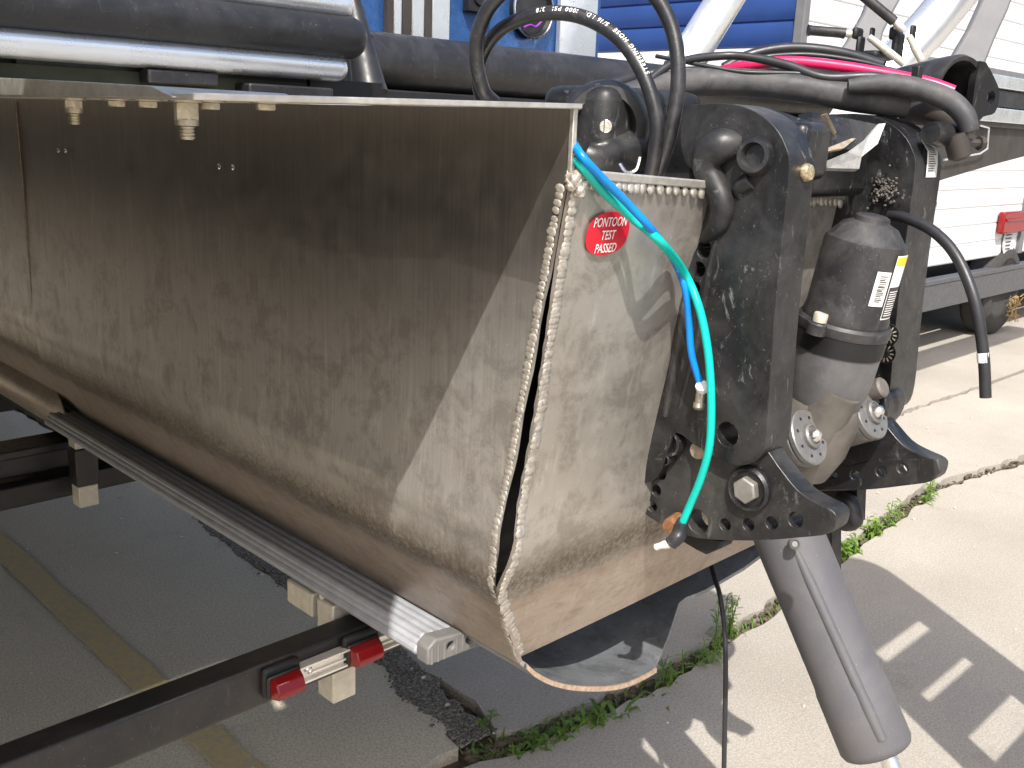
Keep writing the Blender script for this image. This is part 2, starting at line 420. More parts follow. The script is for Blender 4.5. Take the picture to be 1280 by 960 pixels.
# painted parking line
m = MB(); l0 = G(80,780).x; l1 = G(129,780).x
m.plate(wob([(l0, .8), (l1, .8), (l1, 5.6), (l0, 5.6)], .03, .004, 5), [], lambda a, b: Vector((a, b, -H0+.0045)), (0, 0, -.002))
struct(obj('painted_line', m, M['paint'], ground, smooth=0))
# pebbles and crumbs
m = MB()
for i in range(420):
    u = rnd.uniform(-1, 5.5); v = rnd.uniform(.2, 4.5); s_ = rnd.choice([.003, .004, .005, .007])
    m.blob((u, v, -H0 + s_*.4), (s_, s_*.8, s_*.6), .2)
struct(obj('grit', m, M['conc2'], ground, smooth=0), 'stuff')
m = MB()
for i in range(520):
    k = rnd.random()*(len(jxy)-1); j = int(k); a = Vector(jxy[j]); b = Vector(jxy[j+1]); p = a + (b-a)*(k-j); s_ = rnd.uniform(.004, .012)
    m.blob((p.x, p.y + rnd.uniform(-.035, .035), -H0 - .018 + s_*.4), (s_, s_*.8, s_*.6), .25)
struct(obj('joint_soil', m, M['dirt'], ground, smooth=0), 'stuff')

# ------------------------------------------------------------------ the boat
boat = thing('pontoon_boat', (1.25, 2.5, -.80), 'pontoon boat with stained aluminium motor pod, cracked open along its rear corner weld', 'boat')
W = .78
prof = [(.78,.020),(.78,-.10),(.78,-.24),(.78,-.36),(.779,-.42),(.7765,-.452),(.775,-.470),(.7765,-.486),(.780,-.505),(.7825,-.530),(.7855,-.550),(.7935,-.568),(.808,-.592),(.838,-.645),(.872,-.705)]
pv, _ = spline([Vector((a, 0, b)) for a, b in prof], [0]*len(prof), 5)
def ystations(y0):
    return [0, .012, .03, .06, .12, .2, .32, .5, .75, 1.05, 1.3]
m = MB(); rows = []
for q in pv:
    y0 = yT(min(q.z, -.045)) + .004 + (.0035*math.sin(q.z*55) if -.52 < q.z < -.12 else 0)*.4
    yy = [y0 + (2.31 - y0)*(k/1.3) for k in ystations(y0)]
    rows.append([Vector((q.x + .0015*math.sin(y*3.1+q.z*5), y, q.z)) for y in yy])
m.grid(rows)
side = obj('pod_side_panel', m, M['hull'], boat, solid=0.0, fixn=False)
sheet(side, .005)
m = MB(); m.grid([[Vector((q.x + .007, y, q.z)) for y in (2.30, 2.8, 3.6, 4.6, 6.0, 8.0)] for q in pv])
obj('forward_side_panel', m, M['hull'], boat, fixn=False)
m = MB(); m.tube([Vector((.7765, 2.312, z)) for z in (.015, -.2, -.40, -.45)], .0022, 6); obj('panel_seam', m, M['soot'], boat)
def lerp_tab(x, tab):
    for (a0, b0), (a1, b1) in zip(tab, tab[1:]):
        if x <= a1: return b0 + (b1-b0)*max(0, (x-a0))/(a1-a0)
    return tab[-1][1]
# bottom skin curling under, with its bare rear lip
sk = [(.872,-.705),(.894,-.728),(.931,-.756),(.984,-.785),(1.059,-.815),(1.118,-.828),(1.19,-.828),(1.27,-.808),(1.37,-.785),(1.46,-.75),(1.56,-.71),(1.61,-.69)]
sv, _ = spline([Vector((a, 0, b)) for a, b in sk], [0]*len(sk), 5)
m = MB(); rows = []
for q in sv:
    y0 = lerp_tab(q.x, [(.8,.829),(1.17,.829),(1.25,.860),(1.34,.904),(1.38,.884),(1.42,.870),(1.46,.855),(1.53,.84)])
    rows.append([Vector((q.x, y, q.z)) for y in (y0, y0+.02, y0+.08, y0+.3, 1.6, 2.6, 4, 6)])
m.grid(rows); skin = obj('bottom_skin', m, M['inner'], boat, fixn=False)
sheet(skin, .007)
m = MB(); lp = [Vector((q.x, .827, q.z)) for q in sv if q.x < 1.175]
m.grid([[p + Vector((0, dy, dz)) for dy, dz in ((0, -.0045), (-.002, -.004), (-.002, .004), (0, .0045))] for p in lp])
obj('lip_edge', m, plain('scraped lip metal', (.62, .47, .36), .42, .7, .25, 120), boat, fixn=True)
# transom plate
def gap(z):
    if z > -.13 or z < -.56: return .0012
    q = (-.13 - z)/.43
    return .0014 + .0115*(max(0.0, math.sin(math.pi*q**1.35)))**.75 + .0012*math.sin(z*190)*math.sin(math.pi*q)
def xleft(z):
    if z > -.56: return W + .0035
    return W + .0035 + (z + .56)*(-.092/.145)
m = MB(); rows = []
zs = [-.052,-.08] + [-.12 - .0118*k for k in range(38)] + [-.58,-.60,-.65,-.703]
for z in zs:
    bump = -.010*math.exp(-((z+.50)/.045)**2) + (.020*max(0, (-.56-z)/.14) )
    x0 = xleft(z) + gap(z)
    xs = [x0, x0+.012, x0+.04, .92, 1.0, 1.1, 1.22, 1.34, 1.70 - max(0, (-.56-z)*.6)]
    rows.append([Vector((x, yT(z) + bump + .0012*math.sin(x*9+z*7), z - (.018*(x-.8)/.3 if z > -.06 else 0)*min(1, 1.0))) for x in xs])
m.grid(rows); tr = obj('transom_plate', m, M['transom'], boat, fixn=False)
sheet(tr, .006)
# pod top cap behind the transom edge
m = MB(); m.plate([(.787,.703),(1.70,.703),(1.70,1.25),(.787,1.25)], [], lambda a, b: Vector((a, b, -.050 - .018*(a-.8)/.3)), (0,0,.010))
obj('pod_top_plate', m, M['alu'], boat, bevel=.002)
# added black plate inside the pod, blocks light behind the crack
m = MB(); m.plate([(.79,-.07),(1.45,-.07),(1.45,-.70),(.90,-.70),(.83,-.58),(.79,-.49)], [], lambda a, b: Vector((a, 1.05, b)), (0,.006,0)); obj('pod_light_block', m, M['void'], boat)
m = MB(); m.grid([[Vector((2*1.24 - q.x, y, q.z)) for y in (yT(min(q.z,-.05)), 1.2, 2.3, 4.0)] for q in pv if q.z < -.05])
obj('pod_side_panel', m, M['hull'], boat, fixn=False)
# weld beads ------------------------------------------------------------
def bead_line(mb_, pts, r, step, flat, nrm, jit=.15):
    pts, _ = spline([Vector(p) for p in pts], [0]*len(pts), 12)
    acc = 0
    for i in range(len(pts)-1):
        d = pts[i+1]-pts[i]; L = d.length
        if L < 1e-6: continue
        acc += L
        if acc >= step:
            acc = 0; t_ax = d/L; n_ = Vector(nrm).normalized(); b_ = t_ax.cross(n_).normalized()
            rr = r*random.uniform(.8, 1.2)
            Mx = Matrix((t_ax*(rr*.78), b_*rr, n_*(rr*flat))).transposed()
            mb_.blob(pts[i] + Vector([random.uniform(-1, 1)*.0006 for _ in range(3)]), Mx, .05)
m = MB(); zz = [-.056,-.10,-.14,-.17,-.2,-.24,-.28,-.32,-.36,-.40,-.44,-.47,-.50,-.53,-.555,-.58,-.60,-.65,-.70]
def wprof(z):
    best = min(pv, key=lambda q: abs(q.z - z)); return best.x
bead_line(m, [(wprof(z)-.0022, yT(z)+.0085, z) for z in zz], .0062, .0050, .20, (-1, 0, 0))
obj('weld_bead', m, M['weld'], boat)
m = MB()
bead_line(m, [(xleft(z)+gap(z)+.0062, yT(z)-.0036 + (-.010*math.exp(-((z+.50)/.045)**2)) + .020*max(0, (-.56-z)/.14), z) for z in zz], .0078, .0052, .20, (0, -1, -.18))
obj('weld_bead', m, M['weld'], boat)
m = MB()
bead_line(m, [(x, yT(-.06)-.003, -.0535 - .018*(x-.8)/.3) for x in (.785, .9, 1.0, 1.1, 1.2, 1.3, 1.45)], .0085, .0088, .42, (0, -1, .2))
obj('weld_bead', m, M['weld'], boat)
m = MB(); 
for i in range(26):
    m.blob((.785 + random.uniform(-.006, .010), .706 + random.uniform(-.006, .005), -.050 + random.uniform(-.016, .008)), (random.uniform(.004, .009), .005, .006), .15)
obj('weld_bead', m, M['weld'], boat, label='lumpy weld at the top of the cracked corner')
# stained margins beside the weld
# top flange ------------------------------------------------------------
FX = .36
fl = [(.782,.697),(.60,.700),(.385,.703),(FX+.005,.712),(FX,.73),(FX,1.2),(FX,2.4),(FX,8.0),(.782,8.0)]
def fz(a): return .0205 - .0100*(W-a)/(W-FX)
m = MB(); m.plate(fl, [], lambda a, b: Vector((a, b, fz(a))), (0, 0, .0055))
obj('top_flange', m, M['alu'], boat, bevel=.001)
m = MB(); m.box((W-.003, yT(-.045)-.004, -.055), (W+.0035, yT(-.045)+.002, .024)); obj('panel_rear_edge', m, M['alu'], boat, bevel=.001)
FB = FX - .003
pts = [P(0,97,0,FB), P(100,102,0,FB), P(188,107,0,FB), P(215,120,0,FB)]
m = MB(); m.plate([(p.y, p.z) for p in pts] + [(pts[-1].y, .012), (pts[0].y+1.2, .012), (pts[0].y+1.2, pts[0].z)], [], lambda a, b: Vector((FB, a, b)), (.12, 0, 0))
obj('flange_bracket', m, M['alu'], boat, bevel=.002)
def nut(u, v0, r, drop, thr, Y):
    p = P(u, v0, 1, Y); m = MB(); z = fz(p.x) + .0002
    m.lathe((p.x, p.y, z), (0,0,-1), [(r*1.5, 0), (r*1.5, .002)], 20)
    m.lathe((p.x, p.y, z-.002), (0,0,-1), [(r*1.10, 0), (r*1.10, drop*.8), (r*.95, drop)], 6, side=(1,.3,0))
    m.lathe((p.x, p.y, z-.002-drop), (0,0,-1), [(r*1.05, -.003), (r*1.05, .0015), (r*.98, .002)], 18)
    o = obj('bolt', m, M['zinc'], boat, bevel=.0008)
    m = MB(); pr_ = []; h = 0
    while h < thr: pr_ += [(r*.68, h), (r*.68, h+.0010), (r*.58, h+.0014), (r*.58, h+.0020)]; h += .0026
    m.lathe((p.x, p.y, z-.002-drop), (0,0,-1), pr_, 16); obj('bolt_thread', m, M['zinc'], o)
nut(232, 122, .0088, .0155, .0130, .745); nut(91, 124, .0080, .0100, .0115, .99)
for u, v, Y in ((145,123,.92),(184,123,.84),(262,126,.745),(332,130,.745)):
    p = P(u, v, 1, Y); m = MB(); z = fz(p.x) + .0002
    m.lathe((p.x, p.y, z), (0,0,-1), [(.0125, 0), (.0125, .0016)], 18); m.lathe((p.x, p.y, z-.0016), (0,0,-1), [(.0085, 0), (.0085, .0045), (.0075, .0055)], 6, side=(1,.2,0))
    obj('bolt_head', m, M['zinc'], boat, bevel=.0006)
for u, v in ((73,188),(82,188),(274,208),(291,209)):
    p = P(u, v, 0, W-.0030); m = MB(); m.lathe(p, (-1,0,0), [(.0055,-.002),(.005,.001),(.003,.0026),(.0012,.0022)], 12); obj('rivet', m, M['steel'], boat)
# forward lower skin with its curled end
m = MB(); rows = []
for k, (x, z) in enumerate([(.872,-.672),(.852,-.682),(.838,-.70),(.834,-.725),(.842,-.75),(.856,-.765)]):
    y0 = [2.50,2.40,2.34,2.30,2.30,2.33][k]; rows.append([Vector((x, y, z)) for y in (y0, y0+.1, y0+.5, 3.6, 5)])
m.grid(rows); o = obj('forward_bottom_skin', m, M['hull'], boat, fixn=False); sheet(o, .004)
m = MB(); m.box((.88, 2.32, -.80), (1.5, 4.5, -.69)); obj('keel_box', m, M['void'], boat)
# test sticker ------------------------------------------------------------
c0 = T(760, 292, -.0062); ux = (T(790, 288, -.0062) - T(730, 296, -.0062)); ux = Vector((1, 0, 0)); uy = Vector((0, -TRK, 1)).normalized()
def to_st(a, b, lift=0.0): return c0 + ux*a + uy*b + Vector((0, -lift, -lift*.18))
rx = abs(T(786, 290, -.0062).x - T(734, 290, -.0062).x)/2; ry = abs(T(760, 265, -.0062).z - T(760, 319, -.0062).z)/2
out = []
for k in range(40):
    q = 2*math.pi*k/40; cs, sn = math.cos(q), math.sin(q)
    out.append((rx*math.copysign(abs(cs)**.82, cs), ry*math.copysign(abs(sn)**.82, sn)))
m = MB(); m.plate(out, [], lambda a, b: to_st(a, b), (0, .0006, 0)); st = obj('test_sticker', m, M['red'], boat, smooth=0, label='red oval sticker reading PONTOON TEST PASSED')
for body, dy in (('PONTOON', .0085), ('TEST', -.0065), ('PASSED', -.0215)):
    vv, ff = text_mb(body, .0150, lambda a, b: to_st(a*.74, b + dy, .0008), shear=.10)
    m = MB(); m.add(vv, ff); obj('sticker_lettering', m, M['white'], st, smooth=0, fixn=False)
# deck, rails ------------------------------------------------------------
RY = 1.30
m = MB(); m.box((-.9, RY+.02, .034), (.86, 9.0, .052)); obj('deck_underside', m, M['deckgreen'], boat)
m = MB(); m.box((-.9, RY+.06, .0522), (.80, 9.0, .30)); obj('deck_riser', m, M['deckgreen'], boat)
def rail(z, r, x1, mat, nm, y=RY, ry=1.0):
    m = MB(); pr_ = [(r, 0), (r, x1+.9-r*1.0)] + [(r*math.cos(a), x1+.9-r+r*math.sin(a)) for a in [R_(q) for q in (15,30,45,60,75,88)]]
    m.lathe((-.9, y, z), (1,0,0), pr_, 28); return obj(nm, m, mat, boat)
rail(.076, .0195, .915, M['silver'], 'lower_rail'); rail(.1205, .031, .945, M['bumper'], 'rubber_bumper', RY-.006); rail(.165, .020, .925, M['silver'], 'upper_rail')
m = MB(); m.box((.60, RY-.01, .038), (.70, RY+.02, .056)); m.box((.74, RY-.02, .030), (.88, RY+.03, .046)); obj('rail_bracket', m, M['bumper'], boat, bevel=.003)
m = MB(); m.box((.55, RY+.03, .026), (1.02, RY+.06, .0335)); m.box((.865, RY+.02, .034), (1.0, RY+.07, .06)); m.box((.45, RY+.025, .0338), (.863, RY+.045, .075)); obj('deck_gap_filler', m, M['black'], boat)  # black boxes added to close the bright gap below the rails
m = MB(); m.tube([D(463,118,1.62), D(452,60,1.62), D(440,0,1.62), D(432,-40,1.62)], [.030,.0215,.014,.012], 18, sub=4); o = obj('rubber_boot', m, M['rubber'], boat)
m = MB(); m.tube([D(443+22*math.cos(a), 47-6*math.sin(a), 1.62-.012*abs(math.sin(a))) for a in [0,.5,1,1.57,2.1,2.6,3.14]], .0018, 6, sub=2); obj('cable_tie', m, M['black'], o)
# rear deck edge beyond the motor well
BY = 2.0
m = MB(); m.lathe((1.40, BY, .140), (1,0,0), [(.068,0),(.068,2.2)], 32); obj('deck_edge_bumper', m, M['bumper'], boat)
m = MB(); m.box((1.40, BY-.05, .045), (3.6, BY+.3, .076)); obj('deck_edge_lip', m, M['black'], boat, bevel=.004)
FY = 2.25
a = P(436,0,1,FY); b = P(748,62,1,FY)
m = MB(); m.box((a.x-.1, FY, .2), (b.x, FY+.02, .62)); pan = obj('fence_panel', m, M['bluepanel'], boat, bevel=.002)
for u0, u1, mt in ((484,492,'brown'),(492,502,'silver'),(503,514,'brown'),(515,530,'silver'),(530,540,'brown'),(540,562,'silver'),(700,746,'silver')):
    p = P(u0, 30, 1, FY-.02); q = P(u1, 30, 1, FY-.02); m = MB(); m.box((p.x, FY-.022, .2), (q.x, FY-.003, .62)); obj('fence_post', m, M[mt], boat, bevel=.003)
p = P(597, 2, 1, FY-.02); m = MB(); m.box((p.x-.042, FY-.03, p.z-.03), (p.x+.042, FY-.003, p.z+.06)); m.lathe((p.x, FY-.03, p.z+.01), (0,-1,0), [(.024,0),(.024,.006),(.018,.008),(.016,.003)], 24); obj('latch', m, M['black'], boat, bevel=.006)
p = P(666, 12, 1, FY-.02); m = MB(); m.lathe((p.x, FY-.003, p.z), (0,-1,0), [(.082,0),(.082,.02),(.076,.024),(.070,.012),(.02,.004)], 40); sp = obj('speaker', m, M['black'], boat)
m = MB(); m.lathe((p.x, FY-.003, p.z), (0,-1,0), [(.084,.018),(.0845,.024),(.081,.0255),(.0795,.023)], 40, cap=False); obj('speaker_rim', m, M['steel'], sp)
m = MB(); m.tube([(p.x-.04, FY-.024, p.z-.055), (p.x-.015, FY-.026, p.z-.045), (p.x+.01, FY-.026, p.z-.048), (p.x+.035, FY-.026, p.z-.03)], .003, 6, sub=4); obj('purple_glint', m, plain('purple glint', (.30, .05, .45), .3), sp)  # purple reflection on the speaker, put in as a coloured tube
# out of view: left log and deck, with platform and fence added for shade
m = MB(); m.lathe((-.14, .82, -.34), (0,1,0), [(.05,0),(.24,.02),(.30,.08),(.315,.2),(.315,9.0)], 40); obj('pontoon_log', m, M['brown'], boat)
m = MB(); m.plate([(-.62,.62),(.16,.62),(.20,.72),(.27,.92),(.36,1.2),(.38,1.27),(-.62,1.27)], [], lambda a, b: Vector((a, b, .05)), (0,0,.04)); obj('shade_platform', m, M['deckgreen'], boat, bevel=.006)  # added out of view, outline shaped to shade the ground at the left
m = MB(); m.box((-.62, .45, .055), (.14, .47, .085)); m.box((-.62, .45, .085), (.25, .47, 1.0)); obj('shade_panel', m, M['bluepanel'], boat, bevel=.004)  # unseen panel added to keep sun off the ground and marker lamps
m = MB(); m.box((-.62, .46, .03), (.12, .66, .06)); obj('platform_step', m, M['deckgreen'], boat, bevel=.004)
m = MB(); m.box((-.62, RY+.06, .302), (.80, 6.0, .33)); obj('deck', m, M['deckgreen'], boat)
# boarding ladder on the far stern corner (casts the stepped shadow on the slab)
LTI = LX/.63 - LYR; LY0 = -.17      # the ladder leans
def gl(u, v):
    g = G(u, v); h = (g.y - LY0)/(LYR + LTI); return Vector((g.x - LX*h, LY0 + LTI*h, g.z + h))
la = gl(1091,813); lb = gl(1145,772)
xa = (la.x + gl(1147,865).x)/2; xb = (lb.x + gl(1204,820).x)/2
levels = [gl(1091,813).z, gl(1112,830).z, gl(1147,865).z, gl(1166,880).z, gl(1203,921).z]
def ly(z): return LY0 + LTI*(z + H0)
def lbar_(x0, x1, z0, z1, nm, bev):
    m = MB(); t = .012
    m.add([(x0,ly(z0)-t,z0),(x1,ly(z0)-t,z0),(x1,ly(z0)+t,z0),(x0,ly(z0)+t,z0),(x0,ly(z1)-t,z1),(x1,ly(z1)-t,z1),(x1,ly(z1)+t,z1),(x0,ly(z1)+t,z1)], [(3,2,1,0),(4,5,6,7),(0,1,5,4),(1,2,6,5),(2,3,7,6),(3,0,4,7)])
    obj(nm, m, M['silver'], boat, bevel=bev)
lbar_(xa-.10, xa, levels[4]-.35, levels[0]+.10, 'ladder_rail', .01); lbar_(xb, xb+.13, levels[4]-.35, levels[0]+.10, 'ladder_rail', .01)
zt = levels[0]
m = MB(); m.tube([(xa-.045, ly(zt+.08), zt+.08), (xa-.03, ly(zt+.24), zt+.24), (xa+.1, ly(zt+.33), zt+.33), (xb-.02, ly(zt+.36), zt+.36), (xb+.06, ly(zt+.28), zt+.28), (xb+.07, ly(zt+.08), zt+.08)], .05, 12, sub=5); obj('ladder_hoop', m, M['silver'], boat)
for z0, z1 in ((levels[2], levels[1]), (levels[4], levels[3]), (levels[0], levels[0]+.30), (levels[4]-.30, levels[4]-.115)):
    lbar_(xa-.01, xb+.01, z0, z1, 'ladder_step', .002)

# ------------------------------------------------------------------ outboard mounting bracket
ob = thing('outboard_bracket', (1.25, .62, -.9), 'black outboard motor clamp bracket with grey tilt motor bolted to the transom', 'motor bracket')
XN = 1.04
def yz(pts, X): return [(P(u, v, 0, X).y, P(u, v, 0, X).z) for u, v in pts]
def rnd_loop(pts, sub=3):
    pp = [Vector((a, b, 0)) for a, b in pts]; n = len(pp); o = []
    for i in range(n):
        p0, p1, p2, p3 = pp[i-1], pp[i], pp[(i+1) % n], pp[(i+2) % n]
        for k in range(sub):
            t = k/sub; q = 0.5*((2*p1) + (p2-p0)*t + (2*p0-5*p1+4*p2-p3)*t*t + (3*p1-p0-3*p2+p3)*t**3); o.append((q.x, q.y))
    return o
A = [(858,135),(880,130),(915,130),(945,140),(968,158),(982,182),(987,210),(979,290),(970,380),(963,470),(958,545),(948,574),(920,582),(895,572),(868,556),(845,541),(836,560),(822,596),(800,604),(789,592),(797,505),(818,410),(838,335),(850,308),(872,282),(883,256),(880,235),(868,215),(855,200),(850,168)]
Bq = [(838,520),(900,552),(950,556),(972,582),(996,612),(1018,627),(1042,640),(1045,653),(1036,667),(1000,672),(940,676),(872,673),(846,663),(815,649),(791,624),(786,592),(800,540)]
def hole(u, v, r, X, n=12):
    p = P(u, v, 0, X); return circ(p.y, p.z, r, n)
holesA = [hole(880,312,.011,XN), hole(873,337,.010,XN), hole(868,360,.008,XN), hole(859,412,.009,XN), hole(909,543,.016,XN)]
m = MB(); m.plate(rnd_loop(yz(A, XN)), holesA, lambda a, b: Vector((XN, a, b)), (.056, 0, 0))
cb = obj('clamp_bracket', m, M['castblk'], ob, bevel=.007, seg=3, label='near black clamp bracket with a rounded scuffed side')
XB = 1.056
holesB = [hole(872,652,.017,XB), hole(906,656,.0085,XB), hole(935,656,.0085,XB), hole(964,654,.0085,XB), hole(994,650,.010,XB), hole(826,593,.008,XB), hole(820,613,.008,XB), hole(815,633,.008,XB)]
m = MB(); m.plate(rnd_loop(yz(Bq, XB)), holesB, lambda a, b: Vector((XB, a, b)), (.034, 0, 0))
lowp = obj('lower_arm', m, M['castdust'], cb, bevel=.004, seg=2)
# far bracket: same casting
m = MB(); m.plate(rnd_loop(yz(A, XN)), [], lambda a, b: Vector((1.372, a, b)), (.085, 0, 0))
cb2 = obj('clamp_bracket', m, M['castblk'], ob, bevel=.007, seg=3, label='far black clamp bracket carrying the white rating label')
lowq = copy_part(lowp, cb2, (0,0,0))
lowq.location = lowp.location + cb.location + Vector((.290, .0, 0)) - cb2.location
m = MB(); m.plate(rnd_loop(yz([(850,560),(900,552),(958,540),(966,572),(940,600),(880,600)], XN)), [], lambda a, b: Vector((1.345, a, b)), (.06, 0, 0)); obj('cast_web', m, M['castdust'], cb2, bevel=.005)
# bosses on the near bracket
m = MB(); q = [P(925,183,0,1.045), P(903,182,0,1.033), P(887,192,0,1.030), P(884,212,0,1.031), P(894,232,0,1.034), P(903,256,0,1.036), P(898,280,0,1.038), P(880,300,0,1.045)]
m.tube(q, [.014,.021,.021,.017,.016,.016,.014,.006], 16, sub=5); obj('cast_hook', m, M['castblk'], cb)
p = P(948,196,0,1.045); m = MB(); m.lathe(p, (-1,-.15,.1), [(.026,-.02),(.023,.010),(.020,.017),(.015,.018),(.013,.008)], 26); obj('pivot_boss', m, M['castdust'], cb)
m = MB(); m.tube([P(940,225,0,1.042), P(925,236,0,1.042), P(928,250,0,1.046)], [.012,.010,.005], 12, sub=4); obj('cast_web', m, M['castdust'], cb)
m = MB(); m.tube([P(868,300,0,1.042), P(862,345,0,1.040), P(850,420,0,1.040), P(832,520,0,1.042)], [.006,.008,.008,.005], 10, sub=5); obj('cast_rib', m, M['castdust'], cb)
m = MB(); m.tube([P(896,300,0,1.042), P(885,345,0,1.041), P(872,425,0,1.041), P(850,510,0,1.043)], [.004,.005,.005,.004], 10, sub=5); obj('cast_rib', m, M['castdust'], cb)
p = P(1010,216,0,1.075); m = MB(); m.lathe((p.x, p.y+.004, p.z), (0,-1,.1), [(.0105,0),(.0105,.004),(.009,.0075),(.004,.009)], 16); obj('screw', m, M['brass'], cb)
p = P(936,611,0,XB-.004); m = MB(); m.lathe((p.x+.004, p.y, p.z), (-1,0,0), [(.030,0),(.030,.006),(.027,.010),(.022,.006)], 30); o = obj('washer', m, M['castblk'], cb)
m = MB(); m.lathe((p.x, p.y, p.z), (-1,0,0), [(.0175,0),(.0175,.011),(.0155,.013)], 6, side=(0,.2,1)); obj('bolt_head', m, plain('dull bolt', (.30,.285,.26), .5, .6, .2, 60), o, bevel=.001)
for u, v, r in ((837,553,.017),(832,574,.008)):
    p = P(u, v, 0, 1.045); m = MB(); m.lathe(p, (-1,0,0), [(r*1.15,-.01),(r*1.1,.004),(r*.9,.005),(r*.85,-.004)], 22); obj('slot_ring', m, M['castblk'], cb)
p = P(873,563,0,1.05); m = MB(); m.lathe(p, (-1,0,0), [(.012,-.002),(.011,.0035)], 16); obj('plug', m, M['soot'], cb)
p = P(838,657,0,1.03); m = MB(); m.lathe(p, (-1,-.2,0), [(.011,-.03),(.011,.002),(.009,.006)], 14); obj('rusty_bolt', m, plain('rust', (.22,.10,.045), .8, .2, .4, 120, .3), cb)
m = MB(); m.plate(yz([(842,664),(905,676),(900,686),(882,694),(870,688),(850,676)], 1.07), [], lambda a, b: Vector((1.07, a, b)), (.03,0,0)); obj('rubber_pad', m, M['void'], cb, bevel=.003)
# rating label on far bracket
def strip(mbx, X, seq, d=.0009):
    for u0, v0, u1, v1 in seq: pass
ledge = yz([(983,182),(989,212),(989,260)], XN)
loopA = rnd_loop(yz(A, XN))
def aftY(z): return min((q for q in loopA if abs(q[1]-z) < .012), key=lambda q: q[0])[0]
lab = [Vector((1.42, aftY(z) - .0012, z)) for z in (.004, -.010, -.028, -.046)]
m = MB(); rows = [[Vector((xx, p.y, p.z)) for xx in (1.405, 1.440)] for p in lab]
m.grid(rows); lb_ = obj('rating_label', m, M['white'], cb2, fixn=False)
m = MB()
for i in range(14):
    t = .06 + .82*i/14; k = t*3; j = int(k); p = lab[j].lerp(lab[j+1], k-j)
    w0 = random.uniform(.002, .012); m.box((1.409, p.y-.0010, p.z-.0009), (1.436-w0, p.y-.0006, p.z+.0003))
obj('label_print', m, M['print'], lb_, smooth=0)
# upper swivel housing left of the bracket with its bolt
p = P(757,158,0,1.02)
m = MB(); m.lathe((p.x, p.y, p.z), (-.75,-.66,0), [(.058,-.16),(.062,-.06),(.058,-.01),(.052,0),(.040,.002),(.034,-.018),(.02,-.020)], 36, sx=1.0)
mh = obj('mount_housing', m, M['castblk'], ob)
m = MB(); m.tube([P(728,192,0,.98), P(748,200,0,1.0), P(790,190,0,1.06)], [.018,.024,.03], 14, sub=4); obj('mount_arm', m, M['castblk'], mh)
ax = Vector((-.75,-.66,0)).normalized(); m = MB(); m.lathe(p - ax*.016, ax, [(.022,0),(.022,.006),(.019,.008)], 24); m.lathe(p - ax*.008, ax, [(.0165,0),(.0165,.010),(.015,.012)], 6); m.lathe(p + ax*.004, ax, [(.010,0),(.010,.010),(.008,.013)], 14)
obj('bolt', m, M['steel'], mh, bevel=.0006)
m = MB(); m.box(P(835,160,0,1.16) - Vector((.16,.02,.08)), P(835,160,0,1.16) + Vector((.06,.10,.05))); obj('swivel_block', m, M['castblk'], ob, bevel=.02, seg=4)
m = MB(); m.box((1.11, .66, -.075), (1.35, .80, .012)); m.box((1.11, .63, -.05), (1.18, .68, .02)); obj('swivel_block', m, M['castblk'], ob, bevel=.012, seg=3)
for q in ((797,120),(790,128)):
    p = P(*q, 0, 1.08); m = MB(); m.blob(p, (.009,.008,.007), .1); obj('grease_blob', m, M['white'], ob)
m = MB(); m.tube([P(775,205,0,1.0), P(783,215,0,1.0), P(795,212,0,1.0), P(800,196,0,1.0)], .0022, 6, sub=4); obj('spring_clip', m, M['steel'], ob)
# torn cowling between the brackets
def shard(px, X, d, mat, nm):
    m = MB(); pts = [P(u, v, 0, x) for u, v, x in px]; n = len(pts); dv = Vector(d)
    m.add(pts + [q + dv for q in pts], [tuple(range(n)), tuple(range(2*n-1, n-1, -1))] + [(i, i+n, (i+1) % n + n, (i+1) % n) for i in range(n)])
    return obj(nm, m, mat, ob, smooth=0)
shard([(905,130,1.10),(960,134,1.14),(1025,156,1.17),(1016,168,1.17),(965,150,1.12)], 0, (0,.01,-.006), M['castblk'], 'torn_cover')
shard([(1025,156,1.17),(1020,171,1.172),(1011,170,1.171),(1014,163,1.169)], 0, (0,.004,-.003), M['alu'], 'broken_edge')
shard([(1015,140,1.24),(1060,148,1.28),(1100,156,1.32),(1072,185,1.28),(1035,190,1.22),(1018,182,1.20)], 0, (0,.02,-.004), M['castblk'], 'torn_cover')
shard([(1107,154,1.32),(1097,180,1.30),(1077,196,1.28),(1074,211,1.28),(1034,210,1.22),(1031,202,1.21),(1060,190,1.25),(1085,172,1.29),(1098,155,1.315)], 0, (0,.006,-.004), plain('fractured edge', (.42,.42,.41), .6, .3, .2, 90, .2), 'broken_edge')
shard([(1018,182,1.20),(1040,172,1.25),(1070,173,1.28),(1055,185,1.24),(1030,190,1.21)], 0, (0,.004,-.003), M['soot'], 'torn_cover')
shard([(1028,143,1.22),(1034,141,1.22),(1046,166,1.24),(1040,168,1.24)], 0, (0,.003,-.002), M['soot'], 'cover_rib')
